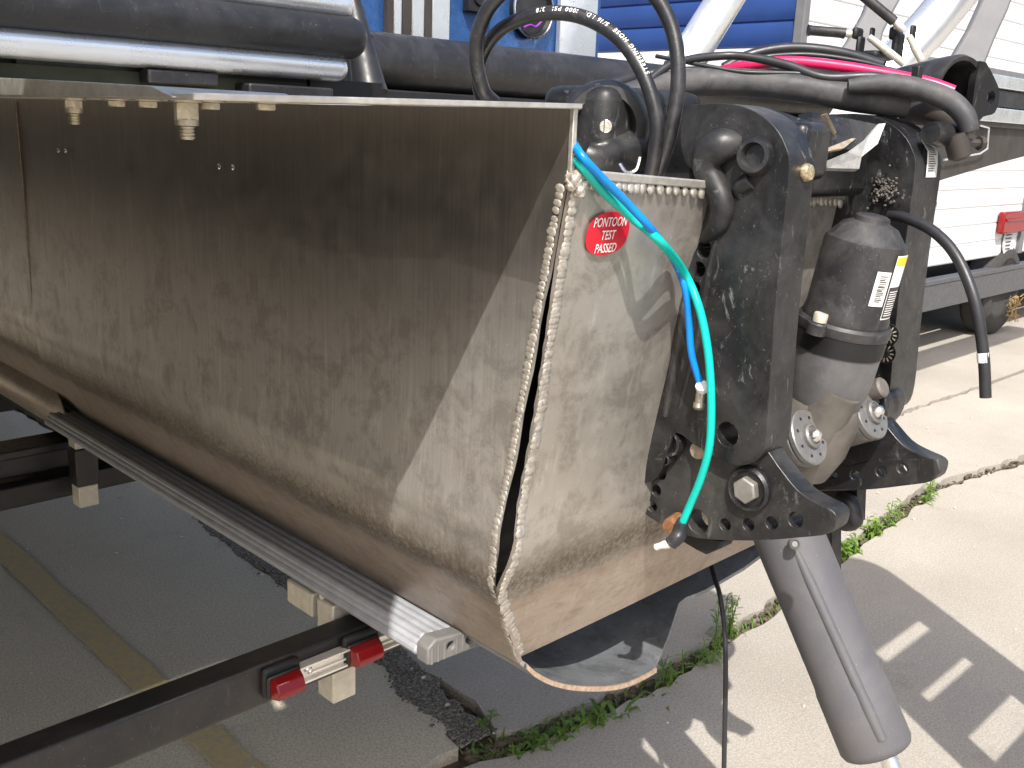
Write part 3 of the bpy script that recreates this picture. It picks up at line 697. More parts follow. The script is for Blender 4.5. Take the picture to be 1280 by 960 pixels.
# tilt motor
m0 = P(1057,394,0,1.25); m1 = P(1084,297,0,1.25); axm = (m1-m0).normalized(); Lm = (m1-m0).length
m = MB(); m.lathe(m0, axm, [(.0565,-.005),(.057,.004),(.055,.01),(.0535,Lm*.92),(.052,Lm*.98),(.047,Lm+.002),(.036,Lm+.016),(.023,Lm+.022),(.022,Lm+.028),(.018,Lm+.030)], 40)
tm = obj('tilt_motor', m, M['motor'], ob)
m = MB(); m.lathe(m0 - axm*.020, axm, [(.062,0),(.063,.004),(.063,.012),(.060,.016)], 40)
for sx, sy in ((1,-.25),(-1,.1)):
    q = m0 + Vector((sx*.060, sy*.05, 0)); m.lathe(q - axm*.020, axm, [(.014,0),(.014,.014),(.012,.016)], 16)
obj('motor_flange', m, M['motor'], tm)
for sx, sy in ((1,-.25),(-1,.1)):
    q = m0 + Vector((sx*.060, sy*.05, 0)); m = MB(); m.lathe(q - axm*.003, axm, [(.0095,0),(.0095,.010),(.0085,.0115)], 18); obj('bolt_head', m, M['galv'], tm)
m = MB(); m.lathe(m0 - axm*.046, axm, [(.061,0),(.061,.026)], 40); obj('rubber_band', m, M['void'], tm)
m = MB(); m.lathe(m0 - axm*.125, axm, [(.050,0),(.056,.02),(.0585,.05),(.0595,.079)], 40); obj('pump_body', m, M['cast'], tm)
def wrap(a0, a1, h0, h1, r, n=8):   # patch on the motor cylinder; angle measured from the camera-facing side
    e1 = (Vector((-.72,-.69,0)) - axm*Vector((-.72,-.69,0)).dot(axm)).normalized(); e2 = axm.cross(e1)
    return [[m0 + axm*(h0 + (h1-h0)*j) + (e1*math.cos(a0+(a1-a0)*i/n) + e2*math.sin(a0+(a1-a0)*i/n))*r for i in range(n+1)] for j in (0, 1)]
def patch(a0, a1, h0, h1, r, mat, nm, par):
    m = MB(); m.grid(wrap(a0, a1, h0, h1, r)); return obj(nm, m, mat, par, fixn=False)
SG = 1
l1 = patch(.12, .50, .030, .076, .0552, M['white'], 'barcode_label', tm)
m = MB()
for i in range(15):
    h = .036 + .0024*i; g = wrap(.22, .42 - .05*(i % 3 == 0), h, h+random.choice([.0008,.0012,.0016]), .0556, 4); m.grid(g)
obj('barcode_print', m, M['print'], l1, smooth=0, fixn=False)
l2 = patch(.56, 1.10, .012, .098, .0552, M['white'], 'warning_label', tm)
patch(.58, 1.08, .014, .056, .0555, M['print'], 'warning_block', l2); patch(.58, 1.08, .085, .096, .0555, M['yellow'], 'warning_header', l2)
m = MB()
for i in range(11): m.grid(wrap(.62, 1.0 - .05*(i % 4 == 1), .0172+.0032*i, .0185+.0032*i, .0558, 4))
obj('warning_print', m, M['white'], l2, smooth=0, fixn=False)
# trim housing and the two ram caps
cn = Vector((0,-.87,.49)).normalized()
c1 = P(1012,546,0,1.175); c2 = P(1090,516,0,1.315)
m = MB()
m.lathe(m0 - axm*.115, (0,.25,-1), [(.048,0),(.060,.03),(.058,.08),(.046,.12),(.02,.135)], 28)
mid = (c1 + c2)/2 - cn*.07
m.tube([c1 - cn*.06 + Vector((-.01,0,.0)), mid + Vector((0,.01,.01)), c2 - cn*.06], [.042,.056,.042], 24, sub=5)
m.tube([m0 - axm*.10 + Vector((-.02,-.03,0)), mid + Vector((-.02,-.02,-.005)), mid + Vector((-.02,.0,-.08))], [.03,.036,.026], 18, sub=5)
th = obj('trim_housing', m, M['castlight'], ob)
for c in (c1, c2):
    m = MB(); m.lathe(c - cn*.085, cn, [(.037,0),(.0375,.03),(.038,.068)], 32); obj('trim_cylinder', m, M['castlight'], th)
    m = MB(); m.lathe(c - cn*.017, cn, [(.038,0),(.0385,.003),(.0385,.007),(.0365,.008),(.0365,.010),(.0388,.011),(.0385,.0165),(.037,.018),(.0175,.0182)], 40)
    m.lathe(c, cn, [(.0175,-.004),(.0165,.006),(.014,.008),(.012,.0055)], 28)
    k = obj('ram_cap', m, M['cap'], th)
    m = MB(); m.lathe(c + cn*.004, cn, [(.010,0),(.0095,.006),(.006,.012),(.002,.014)], 20); m.tube([c + cn*.010 + Vector((-.008,0,0)), c + cn*.010 + Vector((.012,0,0))], .0022, 8); obj('ram_end', m, M['steel'], k)
    side_ = Vector((1,0,0)); upv = cn.cross(side_).normalized()
    for i in range(8):
        q = i*math.pi/4 + .3; m = MB(); m.lathe(c + cn*.0012 + (side_*math.cos(q) + upv*math.sin(q))*.0275, cn, [(.0022,-.002),(.0022,.0006)], 8); obj('cap_hole', m, M['black'], k)
for q, r in ((P(1080,478,0,1.30), .013), (P(1103,484,0,1.335), .015)):
    m = MB(); m.lathe(q, cn, [(r,-.03),(r,.0),(r*.8,.003)], 18); obj('housing_plug', m, M['castlight'], th)
# perforated web under the housing (on the far side)
hw = [hole(u, v, .0075, 1.345, 12) for u, v in ((1041,593),(1069,594),(1101,590),(1128,586))]
m = MB(); m.plate(yz([(1018,578),(1060,582),(1100,572),(1172,574),(1176,590),(1165,600),(1100,611),(1018,614)], 1.345), hw, lambda a, b: Vector((1.345, a, b)), (.012,0,0)); obj('perforated_arm', m, M['castdust'], ob, bevel=.002)
for u, v in ((1111,418),(1107,441)):
    p = P(u, v, 0, 1.370); m = MB(); m.lathe(p, (-1,0,0), [(.016,0),(.016,.002),(.0145,.0022),(.0145,.001),(.006,.001),(.005,.002),(.001,.002)], 24); dk = obj('date_stamp', m, M['castdust'], cb2)
    m = MB()
    for i in range(12):
        q = i*math.pi/6; e = Vector((0, math.cos(q), math.sin(q))); f = Vector((0, -math.sin(q), math.cos(q)))
        m.add([p + Vector((-.0022,0,0)) + e*.0075 - f*.0008, p + Vector((-.0022,0,0)) + e*.013 - f*.0008, p + Vector((-.0022,0,0)) + e*.013 + f*.0008, p + Vector((-.0022,0,0)) + e*.0075 + f*.0008], [(0,1,2,3)])
    obj('stamp_marks', m, M['galv'], dk, smooth=0, fixn=False)
m = MB()
for i in range(170):
    a_ = random.uniform(0, 6.28); r_ = abs(random.gauss(0, .011)); q = P(1107,238,0,1.369) + Vector((-random.uniform(0,.006), r_*math.cos(a_), r_*math.sin(a_)*1.1)); m.blob(q, (.0013,.0018,.0016), .35)
struct(obj('barnacle_crust', m, M['castlight'], cb2), 'stuff')
# tilt tube
t0 = P(985,668,0,1.25); t1 = P(1094,930,0,1.25); axt = (t1-t0).normalized(); Lt = (t1-t0).length
sdv = Vector((1,0,0))
m = MB(); m.lathe(t0 - axt*.04, axt, [(.050,0),(.0505,.05),(.0495,Lt*.75),(.0495,Lt*.82),(.0515,Lt*.86),(.0515,Lt+.040),(.048,Lt+.048),(.042,Lt+.052)], 44, sx=1.0, side=sdv)
tt = obj('tilt_tube', m, M['tube'], ob)
fr = Vector((-.55,-.83,-.0)); fr = (fr - axt*fr.dot(axt)).normalized(); sd = axt.cross(fr)
if sd.x < 0: sd = -sd
def ontube(a, h, r): return t0 + axt*h + (fr*math.cos(a) + sd*math.sin(a))*r
ra = P(996,692,0,1.205); rb = P(1104,930,0,1.21)
m = MB(); m.tube([ra.lerp(rb, k/6) + Vector((.008,.006,0)) for k in range(7)], [.006,.008,.008,.008,.008,.009,.008], 14, sub=2); obj('tube_rib', m, M['tube'], tt)
m = MB(); m.lathe(P(992,680,0,1.195), fr, [(.008,-.004),(.008,.006),(.0055,.009),(.004,.006)], 18); obj('grease_nipple', m, M['cap'], tt)
m = MB(); m.lathe(t1 + axt*.0 + Vector((.012,-.004,0)), axt, [(.013,0),(.013,.12)], 20); obj('ram_rod', m, M['steel'], tt)
# hanging strap behind
m = MB(); 
q = [P(u, v, 0, 1.40) for u, v in ((1022,590),(1072,600),(1070,655),(1045,660),(1040,640),(1040,735),(1020,700),(1022,650))]
m.add(q + [p + Vector((.03,.0,0)) for p in q], [tuple(range(8)), tuple(range(15,7,-1))] + [(i, i+8, (i+1) % 8 + 8, (i+1) % 8) for i in range(8)])
obj('hanging_strap', m, M['void'], ob, smooth=0)
m = MB(); m.tube([P(1048,620,0,1.39), P(1062,630,0,1.39), P(1066,650,0,1.39), P(1052,656,0,1.39)], [.012,.016,.016,.01], 12, sub=4); obj('strap_buckle', m, M['black'], ob)

# ------------------------------------------------------------------ trailer
trl = thing('boat_trailer', (.8, 1.2, -H0), 'black boat trailer with grey ribbed bunk and red marker lamps under the pontoon', 'trailer')
m = MB(); m.box((-1.0, 1.125, -.815), (1.5, 1.172, -.75)); obj('rear_crossbeam', m, M['frame'], trl, bevel=.005)
m = MB(); m.plate([(.806,-.732),(.90,-.732),(.90,-.716),(.885,-.711),(.818,-.702),(.806,-.710)], [], lambda a, b: Vector((a, .975, b)), (0, 1.40, 0))
for i in range(6): m.tube([(.817+.0165*i, .975, -.706-.0022*i), (.817+.0165*i, 2.375, -.706-.0022*i)], .0068, 10)
m.tube([(.808, .975, -.722), (.808, 2.375, -.722)], .008, 10)
obj('bunk', m, M['bunk'], trl, bevel=.003)
e0 = P(636/5.333+400, 500/5.333+680, 1, .945); 
m = MB(); hs = [circ(.846, -.719, .0065, 14), circ(.882, -.722, .0065, 14)]
m.plate([(.803,-.735),(.912,-.742),(.915,-.712),(.818,-.699),(.803,-.709)], hs, lambda a, b: Vector((a, .950, b)), (0, .026, 0)); bc = obj('bunk_end_cap', m, M['bunkcap'], trl, bevel=.003)
for i in range(9):
    x = .810 + .0115*i
    if abs(x-.846) < .0085 or abs(x-.882) < .0085: continue
    m = MB(); m.tube([(x, .9495, -.734), (x, .9495, -.708)], .0022, 8); obj('cap_groove', m, M['bunkcap'], bc)
m = MB(); m.box((.82,.965,-.73), (.90,.978,-.712)); obj('cap_core', m, M['void'], bc)
# rear post
def post(x0, x1, y0, y1, z0, z1, mat, nm, par=trl, bev=.003):
    m = MB(); m.box((x0,y0,z0), (x1,y1,z1)); return obj(nm, m, mat, par, bevel=bev)
post(.800, .845, 1.178, 1.222, -.905, -.733, M['galv'], 'bunk_post')
po = P(408,728,1,1.26)
post(.80, .85, 1.235, 1.31, -.775, -.734, M['galv'], 'bunk_support')
m = MB(); q = P(402,742,1,1.215); m.tube([q, q + Vector((.004,-.005,-.02)), q + Vector((.018,-.008,-.03)), q + Vector((.036,-.006,-.022))], .005, 8, sub=4); obj('hook', m, M['galv'], trl)
# marker light bar
LYb = 1.112
m = MB(); x0 = P(337,852,1,LYb).x; x1 = .98
m.box((x0+.004, LYb-.004, -.797), (x1, LYb+.012, -.7935)); m.box((x0+.004, LYb-.006, -.7715), (x1, LYb+.012, -.768)); m.box((x0+.004, LYb+.003, -.7935), (x1, LYb+.012, -.7715)); m.box((x0+.07, LYb-.001, -.7875), (x1, LYb+.003, -.7845))
lbar = obj('light_bar', m, M['bar'], trl, bevel=.0008)
p = P(386,834,1,LYb); m = MB(); m.lathe((p.x, LYb+.003, -.7795), (0,-1,0), [(.0062,0),(.006,.003),(.004,.0045),(.002,.003)], 16); obj('rivet', m, M['steel'], lbar)
for u0, u1 in ((340,378),(440,476)):
    a = P(u0, 860 if u0 < 400 else 818, 1, LYb-.012).x; b = P(u1, 845 if u0 < 400 else 805, 1, LYb-.012).x
    m = MB(); m.box((a-.003, LYb-.006, -.799), (b+.003, LYb+.002, -.763)); ml = obj('marker_lamp', m, M['black'], trl, bevel=.004)
    m = MB(); xm = (a+b)/2
    m.add([(a,LYb-.006,-.797),(b,LYb-.006,-.797),(b,LYb-.006,-.765),(a,LYb-.006,-.765),(a+.003,LYb-.024,-.793),(b-.003,LYb-.024,-.793),(b-.003,LYb-.020,-.770),(a+.003,LYb-.020,-.770),(a+.003,LYb-.027,-.783),(b-.003,LYb-.027,-.783)],
          [(0,1,5,4),(4,5,9,8),(8,9,7-1,7),(7,6,2,3),(0,4,8,7,3),(1,2,6,9,5),(3,2,1,0)])
    obj('lens', m, M['lens'], ml, bevel=.002)
    m = MB(); m.box((a-.006, LYb+.0, -.80), (b+.006, LYb+.0128, -.752)); obj('lamp_grommet', m, M['void'], ml, bevel=.006)
# forward crossmember and post
for v0, v1, yb in ((490,516,3.05),):
    a = P(0, v0, 1, yb); b = P(0, v1, 1, yb); m = MB(); m.box((-1, yb, b.z), (1.7, yb+.06, a.z)); obj('crossbeam', m, M['frame'], trl, bevel=.004)
YB2 = 2.42
za = P(0,567,1,YB2).z; zb = P(0,578,1,YB2).z; zc = P(0,606,1,YB2).z; zd = P(0,636,1,YB2).z
m = MB(); m.box((-1, YB2, zb), (1.7, YB2+.10, za)); m.box((-1, YB2+.03, zc), (1.7, YB2+.045, zb)); m.box((-1, YB2-.02, zd), (1.7, YB2+.10, zc-.006)); obj('crossbeam', m, M['frame'], trl, bevel=.004)
xa_ = P(99,620,1,2.30).x; xb_ = P(124,620,1,2.30).x; zz0 = P(110,634,1,2.30).z; zz1 = P(110,607,1,2.30).z; zz2 = P(110,560,1,2.30).z
post(xa_, xb_, 2.30, 2.345, zz0, zz1, M['galv'], 'bunk_post'); post(xa_-.003, xb_+.003, 2.297, 2.348, zz1, zz2, M['frame'], 'post_sleeve'); post(xa_, xb_, 2.30, 2.345, zz2, -.757, M['galv'], 'bunk_post')
for x in (-.25,):
    m = MB(); m.box((x, 1.172, -.83), (x+.05, 5.5, -.75)); obj('side_rail', m, M['frame'], trl, bevel=.004)
    m = MB(); m.lathe((x-.12 if x < 0 else x+.06, 3.9, -H0+.30), (1,0,0), [(.15,0),(.27,.0),(.30,.03),(.30,.15),(.27,.18),(.15,.18)], 36); obj('wheel', m, M['tyre'], trl)

# ------------------------------------------------------------------ hoses and cables
def cable(name, pts, r, mat, label, cat='hose', group=None, n=12, sub=8):
    m = MB(); m.tube(pts, r, n, sub=sub); return tag(obj(name, m, mat), label, cat, group)
hA = [D(618,128,1.36), D(604,112,1.34), D(595,70,1.32), D(601,30,1.30), D(625,-6,1.28), D(680,-42,1.26), D(750,-48,1.25), D(805,-20,1.25), D(838,30,1.25), D(848,95,1.25), D(838,165,1.26), D(818,225,1.28)]
cable('steering_hose', hA, .0098, M['hose'], 'taller black steering hose loop running out of the top of the picture', group='steering hoses')
hB = [D(604,130,1.37), D(598,100,1.36), D(604,66,1.35), D(630,34,1.32), D(680,17,1.29), D(730,22,1.27), D(775,50,1.25), D(805,95,1.24), D(821,150,1.24), D(818,195,1.25), D(812,225,1.26)]
hb_o = cable('steering_hose', hB, .0094, M['hose'], 'lower black steering hose arch with white lettering STEERING HOSE', group='steering hoses')
# lettering along the lower hose
pb, _ = spline(hB, [0]*len(hB), 24)
arc = [0]
for i in range(1, len(pb)): arc.append(arc[-1] + (pb[i]-pb[i-1]).length)
def on_arc(s_):
    for i in range(1, len(pb)):
        if arc[i] >= s_:
            t = (s_-arc[i-1])/(arc[i]-arc[i-1]); return pb[i-1].lerp(pb[i], t), (pb[i]-pb[i-1]).normalized()
    return pb[-1], (pb[-1]-pb[-2]).normalized()
def arc_at(u, v):
    tgt = D(u, v, 1.25).normalized(); return max(range(len(pb)), key=lambda i: pb[i].normalized().dot(tgt))
s_start = arc[arc_at(806, 98)]
m = MB(); s_ = s_start; txt = 'STEERING HOSE  5/16 I.D.  1000 PSI  OMC-BOAT PSI'
txt = 'STEERING HOSE  5/16 I.D.  1000 PSI  3/8 '
cache = {}
for ch in txt:
    if ch == ' ': s_ -= .0042; continue
    if ch not in cache: cache[ch] = text_mb(ch, .0090, lambda a, b: Vector((a, b, 0)), center=False)
    vv, ff = cache[ch]; w = max(p.x for p in vv)
    c, tg = on_arc(s_); tg = -tg
    vw = (-c).normalized(); out_ = (vw - tg*vw.dot(tg)).normalized(); up_ = out_.cross(tg).normalized()
    # the print runs along the outer shoulder of the hose
    q_ = 0.50; rad = .0097
    def pt(p):
        ang = q_*-1 + (p.y-.004)/rad
        return c + tg*(p.x*.92) + (out_*math.cos(ang) + up_*math.sin(ang))*rad
    m.add([pt(p) for p in vv], ff); s_ -= w*.92 + .0012
obj('hose_lettering', m, M['white'], hb_o, smooth=0, fixn=False)
cable('rigging_hose', [D(690,190,1.40), D(730,150,1.42), D(790,120,1.45), D(850,105,1.47), D(920,103,1.47), D(1000,110,1.45), D(1070,122,1.43), D(1135,130,1.42)], .0205, M['thick'], 'thick grey weathered hose lying across the tops of both brackets', n=18)
cable('rigging_hose', [D(1135,140,1.50), D(1165,140,1.46), D(1190,150,1.44), D(1205,160,1.43)], [.020,.021,.0195,.016], M['brown'], 'brown bent hose end behind the black rubber sleeve')
cable('rubber_sleeve', [D(1060,108,1.40), D(1110,105,1.39), D(1150,112,1.38), D(1185,125,1.37), D(1206,145,1.36), D(1212,165,1.36)], [.010,.0145,.0150,.0150,.0145,.012], M['thick'], 'black rubber sleeve curving down beside the pink cable end', 'sleeve')
m = MB(); m.lathe(D(1178,168,1.37), Vector((1,-.15,-.05)), [(.015,-.03),(.018,0),(.013,.012),(.016,.02),(.016,.04),(.010,.05)], 14); tag(obj('hose_clamp', m, M['castdust']), 'ribbed black clamp fitting above the white rating label', 'fitting')
m = MB(); q = D(1196,178,1.37); m.lathe(q, (.3,-.3,-1), [(.016,-.012),(.016,.02),(.011,.024)], 16); m.lathe(q, (1,-.6,.0), [(.006,0),(.006,.034),(.010,.035),(.010,.042)], 8); tag(obj('pipe_fitting', m, M['brown']), 'small metal pipe elbow with a bolt below the rubber sleeve', 'fitting')
pk = [D(905,88,1.52), D(935,82,1.50), D(985,77,1.48), D(1050,83,1.46), D(1110,93,1.44), D(1160,103,1.42), D(1192,114,1.41)]
pk_o = cable('battery_cable', pk, .0082, M['pink'], 'bright pink cable running into the black cone', 'cable')
m = MB(); q = D(1146,97,1.405); m.box(q - Vector((.008,.006,.018)), q + Vector((.006,.006,.016))); tag(obj('cable_clip', m, M['black'], bevel=.002), 'black clip around the pink cable', 'clip')
cable('control_cable', [D(800,112,1.44), D(840,80,1.46), D(900,70,1.48), D(940,72,1.47), D(985,82,1.45), D(1030,97,1.43), D(1090,96,1.42), D(1140,104,1.41)], [.0062,.0062,.0062,.0062,.0075,.0075,.0075,.007], M['rubber'], 'thin black cable waving in front of the pink cable', 'cable')
cable('control_cable', [D(905,85,1.58), D(940,68,1.58), D(990,60,1.57), D(1050,66,1.55), D(1105,82,1.52)], .0085, M['rubber'], 'black cable arching above the pink cable', 'cable')
cable('control_cable', [D(720,150,1.50), D(755,112,1.52), D(800,95,1.53), D(870,89,1.53), D(960,94,1.52), D(1030,102,1.50), D(1090,108,1.46)], .0075, M['rubber'], 'black cable lying directly on the thick grey hose', 'cable')
cable('control_cable', [D(726,140,1.50), D(750,116,1.50), D(785,100,1.52), D(820,92,1.55)], .0125, M['rubber'], 'corrugated black conduit rising behind the pod corner', 'conduit')
cable('thin_wire', [D(820,70,1.50), D(870,80,1.47), D(930,90,1.45), D(1000,92,1.44), D(1060,100,1.43), D(1120,112,1.42), D(1180,128,1.40)], .0032, M['rubber'], 'thin black wire snaking along the top of the thick grey hose', 'wire')
cable('thin_wire', [D(880,98,1.53), D(930,76,1.52), D(1000,68,1.51), D(1070,76,1.49), D(1130,92,1.46), D(1170,108,1.43)], .0036, M['rubber'], 'thin black wire running just above the pink cable', 'wire')
cable('control_cable', [D(870,100,1.56), D(900,88,1.56), D(960,86,1.55), D(1030,92,1.53), D(1100,98,1.50), D(1160,112,1.45), D(1195,130,1.42)], .0062, M['rubber'], 'black cable between the pink cable and the thick grey hose', 'cable')
cable('power_cable', [P(1112,270,0,1.30), P(1130,272,0,1.29), P(1165,288,0,1.28), P(1195,320,0,1.27), P(1218,375,0,1.26), P(1229,440,0,1.26), P(1232,497,0,1.26)], .0072, M['rubber'], 'black cut cable hanging at the right from the tilt motor', 'cable')
q = P(1229,446,0,1.26); m = MB(); m.lathe(q, P(1230,460,0,1.26)-q, [(.0076,-.005),(.0076,.007)], 14); obj('white_band', m, M['white'], [o for o in COL.objects if o.name.startswith('power_cable')][0])
cable('ground_wire', [P(884,690,1,.90), P(893,722,1,.85), P(900,745,1,.82), P(906,790,1,.80), P(907,850,1,.78), P(905,960,1,.76), P(904,1040,1,.75)], .0042, M['rubber'], 'thin black wire hanging straight down behind the tilt tube', 'wire')
te = [T(716,192,.015), T(728,208,-.012), T(755,240,-.014), T(790,272,-.022), T(825,302,-.05), P(855,340,0,.99), P(874,385,0,1.0), P(885,440,0,1.005), P(889,500,0,1.01), P(887,555,0,1.015), P(877,595,0,1.02), P(863,630,0,1.025), P(851,658,0,1.025)]
te_o = cable('plastic_tube', te, .0052, M['teal'], 'teal plastic tube drooping in front of the near bracket', 'tube')
bl = [T(714,176,.02), T(728,196,-.014), T(752,222,-.022), T(785,255,-.032), T(815,288,-.045), P(842,325,0,.98), P(856,360,0,.995), P(861,400,0,1.005), P(864,440,0,1.01), P(872,470,0,1.018), P(878,487,0,1.024)]
bl_o = cable('plastic_tube', bl, .0046, M['blue'], 'blue plastic tube ending at a white ring on the near bracket', 'tube')
q = P(878,484,0,1.018); m = MB(); m.lathe(q, (-.7,-.3,1), [(.0085,-.003),(.0085,.003),(.005,.004)], 16); obj('ring', m, M['white'], bl_o)
q = P(874,503,0,1.03); m = MB(); m.lathe(q, (-.4,-.2,-1), [(.006,-.012),(.006,.0),(.0075,.001),(.007,.008),(.004,.010)], 14); obj('stud', m, M['zinc'], cb)
m = MB(); pr_ = []; a = te[-1]; b = P(838,680,0,1.0)
pth, rr = spline([te[-2]*.25 + te[-1]*.75, te[-1], P(848,670,0,1.008), b], [.007,.0085,.0095,.0085], 6)
m.tube(pth, [r*(1 + .10*(i % 2)) for i, r in enumerate(rr)], 14); obj('rubber_elbow', m, M['rubber'], te_o)
m = MB(); m.tube([b, P(830,681,0,.998), P(826,682,0,.997), P(820,684,0,.996)], [.0055,.0055,.0042,.0045], 12); obj('white_tip', m, M['white'], te_o)

# black cone that the pink cable enters
q = D(1203,114,1.48); axc = Vector((-.30,-.95,-.02)).normalized()
cone = tag(None or obj('cable_cone', MB().lathe(q - axc*.03, axc, [(.020,-.16),(.03,-.12),(.045,-.04),(.051,.0),(.053,.02),(.050,.028),(.044,.026),(.040,.0),(.034,-.05),(.02,-.10)], 40), M['castdust']), 'black cone shaped cable guide with a round mouth beside the pink cable', 'cable guide')
m = MB(); m.plate(rnd_loop([(.03,.045),(.075,.015),(.085,-.005),(.08,-.028),(.055,-.035),(.03,-.05)]), [circ(.066,-.006,.010,12)], lambda a, b: q + Vector((1,-.3,0)).normalized()*a + Vector((0,0,1))*b, Vector((.05,.02,0)).normalized()*.0 + Vector((.004,.012,0))); obj('mounting_ear', m, M['castdust'], cone)

# ------------------------------------------------------------------ silver frame tubes and black struts behind
def rod(name, pts, r, mat, label, cat, n=16): return tag(obj(name, MB().tube(pts, r, n), mat), label, cat)
rod('arch_tube', [D(850,90,3.05), D(862,70,3.05), D(915,-15,3.05), D(980,-110,3.05)], [.058,.058,.056,.056], M['silver'], 'slanting silver tube left of the camper corner trim', 'frame tube', 28)
rod('arch_tube', [D(1085,115,2.3), D(1110,88,2.3), D(1160,35,2.3), D(1230,-50,2.3)], .049, M['silver'], 'slanting silver tube between the two black struts', 'frame tube', 28)
def strut(name, px, dep, label):
    m = MB(); a = [D(u, v, dep) for u, v in px]; d = ray(640,480).normalized()*.03; n = len(a)
    m.add(a + [p + d for p in a], [tuple(range(n)), tuple(range(2*n-1, n-1, -1))] + [(i, i+n, (i+1) % n + n, (i+1) % n) for i in range(n)]); tag(obj(name, m, M['greyframe'], bevel=.006), label, 'strut')
strut('frame_strut', [(1046,70),(1060,50),(1080,15),(1095,-25),(1140,-25),(1120,10),(1105,40),(1094,100),(1030,100)], 2.2, 'curved dark strut behind the control rods')
strut('frame_strut', [(1190,72),(1212,35),(1228,0),(1236,-30),(1276,-30),(1262,10),(1246,45),(1232,80),(1186,80)], 2.2, 'curved dark strut at the upper right edge')
# control rods
cr = thing('control_linkage', D(1090,75,1.7), 'pair of control rods with black ball joints above the hoses', 'control rods')
m = MB(); m.tube([D(1010,38,1.7), D(1014,38,1.7), D(1050,41,1.7), D(1056,42,1.7)], [.010,.0085,.0085,.009], 14); obj('rod_handle', m, M['castdust'], cr)
m = MB(); m.tube([D(1078,-6,1.7), D(1118,27,1.7)], .0088, 14); obj('rod_handle', m, M['castdust'], cr)
for a, b in (((1056,42),(1064,42)), ((1118,27),(1130,38)), ((1086,46),(1130,80)), ((1136,45),(1152,76))):
    m = MB(); m.tube([D(*a,1.7), D((a[0]+b[0])/2,(a[1]+b[1])/2,1.7), D(*b,1.7)], [.0055,.007,.0062], 12); obj('rod', m, M['galv'], cr)
for u, v, w, h in ((1072,42,10,7),(1090,44,5,9),(1120,42,12,8),(1141,42,6,10),(1075,60,8,14),(1122,58,11,16),(1098,70,26,5)):
    p = D(u, v, 1.73); m = MB(); s1 = w*1.73/F_PX; s2 = h*1.73/F_PX
    m.box(p - Vector((s1, s1*.4, s2)), p + Vector((s1, s1*.4, s2))); obj('joint', m, M['void'], cr, bevel=.005)
# far deck corner at the right edge
fd = thing('deck_corner', (3.2, 1.6, .0), 'black and silver deck edge corner at the right of the picture', 'deck edge')
DYc = 1.60
def strip2(v0, v1, u0, nm, mat, y=DYc, dd=.12, bev=.004):
    a = P(u0, v0, 1, y); b = P(u0, v1, 1, y); m = MB(); m.box((a.x, y, b.z), (7.2, y+dd, a.z)); return obj(nm, m, mat, fd, bevel=bev)
strip2(68, 90, 1150, 'edge_channel', M['greyframe']); strip2(91, 108, 1236, 'silver_tube', M['silver'], DYc-.01); strip2(108, 130, 1218, 'dark_tube', M['bumper']); strip2(131, 150, 1214, 'side_extrusion', M['silver'], DYc-.01); strip2(150, 157, 1214, 'extrusion_foot', M['brown'])
m = MB(); q = [P(u, v, 1, DYc+.02) for u, v in ((1095,157),(1290,157),(1290,193),(1240,206),(1180,224),(1120,245))]
m.add(q + [p + Vector((0,.08,0)) for p in q], [tuple(range(6)), tuple(range(11,5,-1))] + [(i, i+6, (i+1) % 6 + 6, (i+1) % 6) for i in range(6)]); obj('cross_channel', m, M['brown'], fd, smooth=0)
a = P(1150,68,1,DYc); m = MB(); zt_ = P(1060,95,1,DYc+.02).z; m.box((2.75, DYc+.02, zt_-.05), (4.4, BY+.02, zt_)); obj('deck_plate', m, M['black'], fd)
m = MB(); pp_ = [P(u, v, 1, DYc) for u, v in ((1180,200),(1225,192),(1234,186),(1236,160),(1225,157))]; m.tube(pp_, .004, 6); obj('channel_lip', m, M['silver'], fd)

# ------------------------------------------------------------------ camper behind
CYc = 2.6; CXc = P(1000,30,1,CYc).x
cp = thing('camper_trailer', (CXc+2.5, CYc+1.2, -H0), 'white ribbed camper trailer with a navy end panel and red tail lamp', 'camper')
zbot = P(1170,332,1,CYc).z; pitch = .118
z = zbot; i = 0
while z < 2.2:
    m = MB(); x1 = CXc + 7.0
    prf = [(0,0),(-.0035,.004),(-.005,.012),(-.005,pitch-.012),(-.002,pitch-.004),(0,pitch)]
    m.grid([[Vector((x, CYc+dy, z+dz)) for x in (CXc, x1)] for dy, dz in prf]); obj('siding_panel', m, M['siding'], cp, fixn=False); z += pitch; i += 1
zn = P(820,57,0,CXc).z
z = zbot
while z < 2.2:
    m = MB(); top = z + pitch
    m.grid([[Vector((CXc+dx, y, z+dz)) for y in (CYc, CYc+8.0)] for dx, dz in [(0,0),(-.008,.006),(-.014,.03),(-.014,pitch-.03),(-.004,pitch-.006),(0,pitch)]])
    obj('end_panel', m, M['navy'] if z + pitch/2 > zn else M['siding'], cp, fixn=False); z += pitch
m = MB(); m.box((CXc-.022, CYc-.03, zbot), (CXc+.03, CYc+.02, 2.2)); obj('corner_trim', m, M['greyframe'], cp, bevel=.004)
a = P(1160,352,1,CYc-.05); b = P(1165,388,1,CYc-.05)
m = MB(); m.box((CXc-.3, CYc-.05, b.z), (CXc+7, CYc+.02, a.z-.03)); m.box((CXc-.3, CYc-.055, a.z-.03), (CXc+7, CYc+.03, a.z)); obj('chassis_rail', m, plain('chassis paint', (.085, .085, .09), .5), cp, bevel=.004)
m = MB(); m.box((CXc+.05, CYc+.15, zbot-.16), (CXc+7, CYc+2.2, zbot)); obj('floor_pan', m, M['black'], cp)
wx = P(1250,400,1,CYc+.1).x
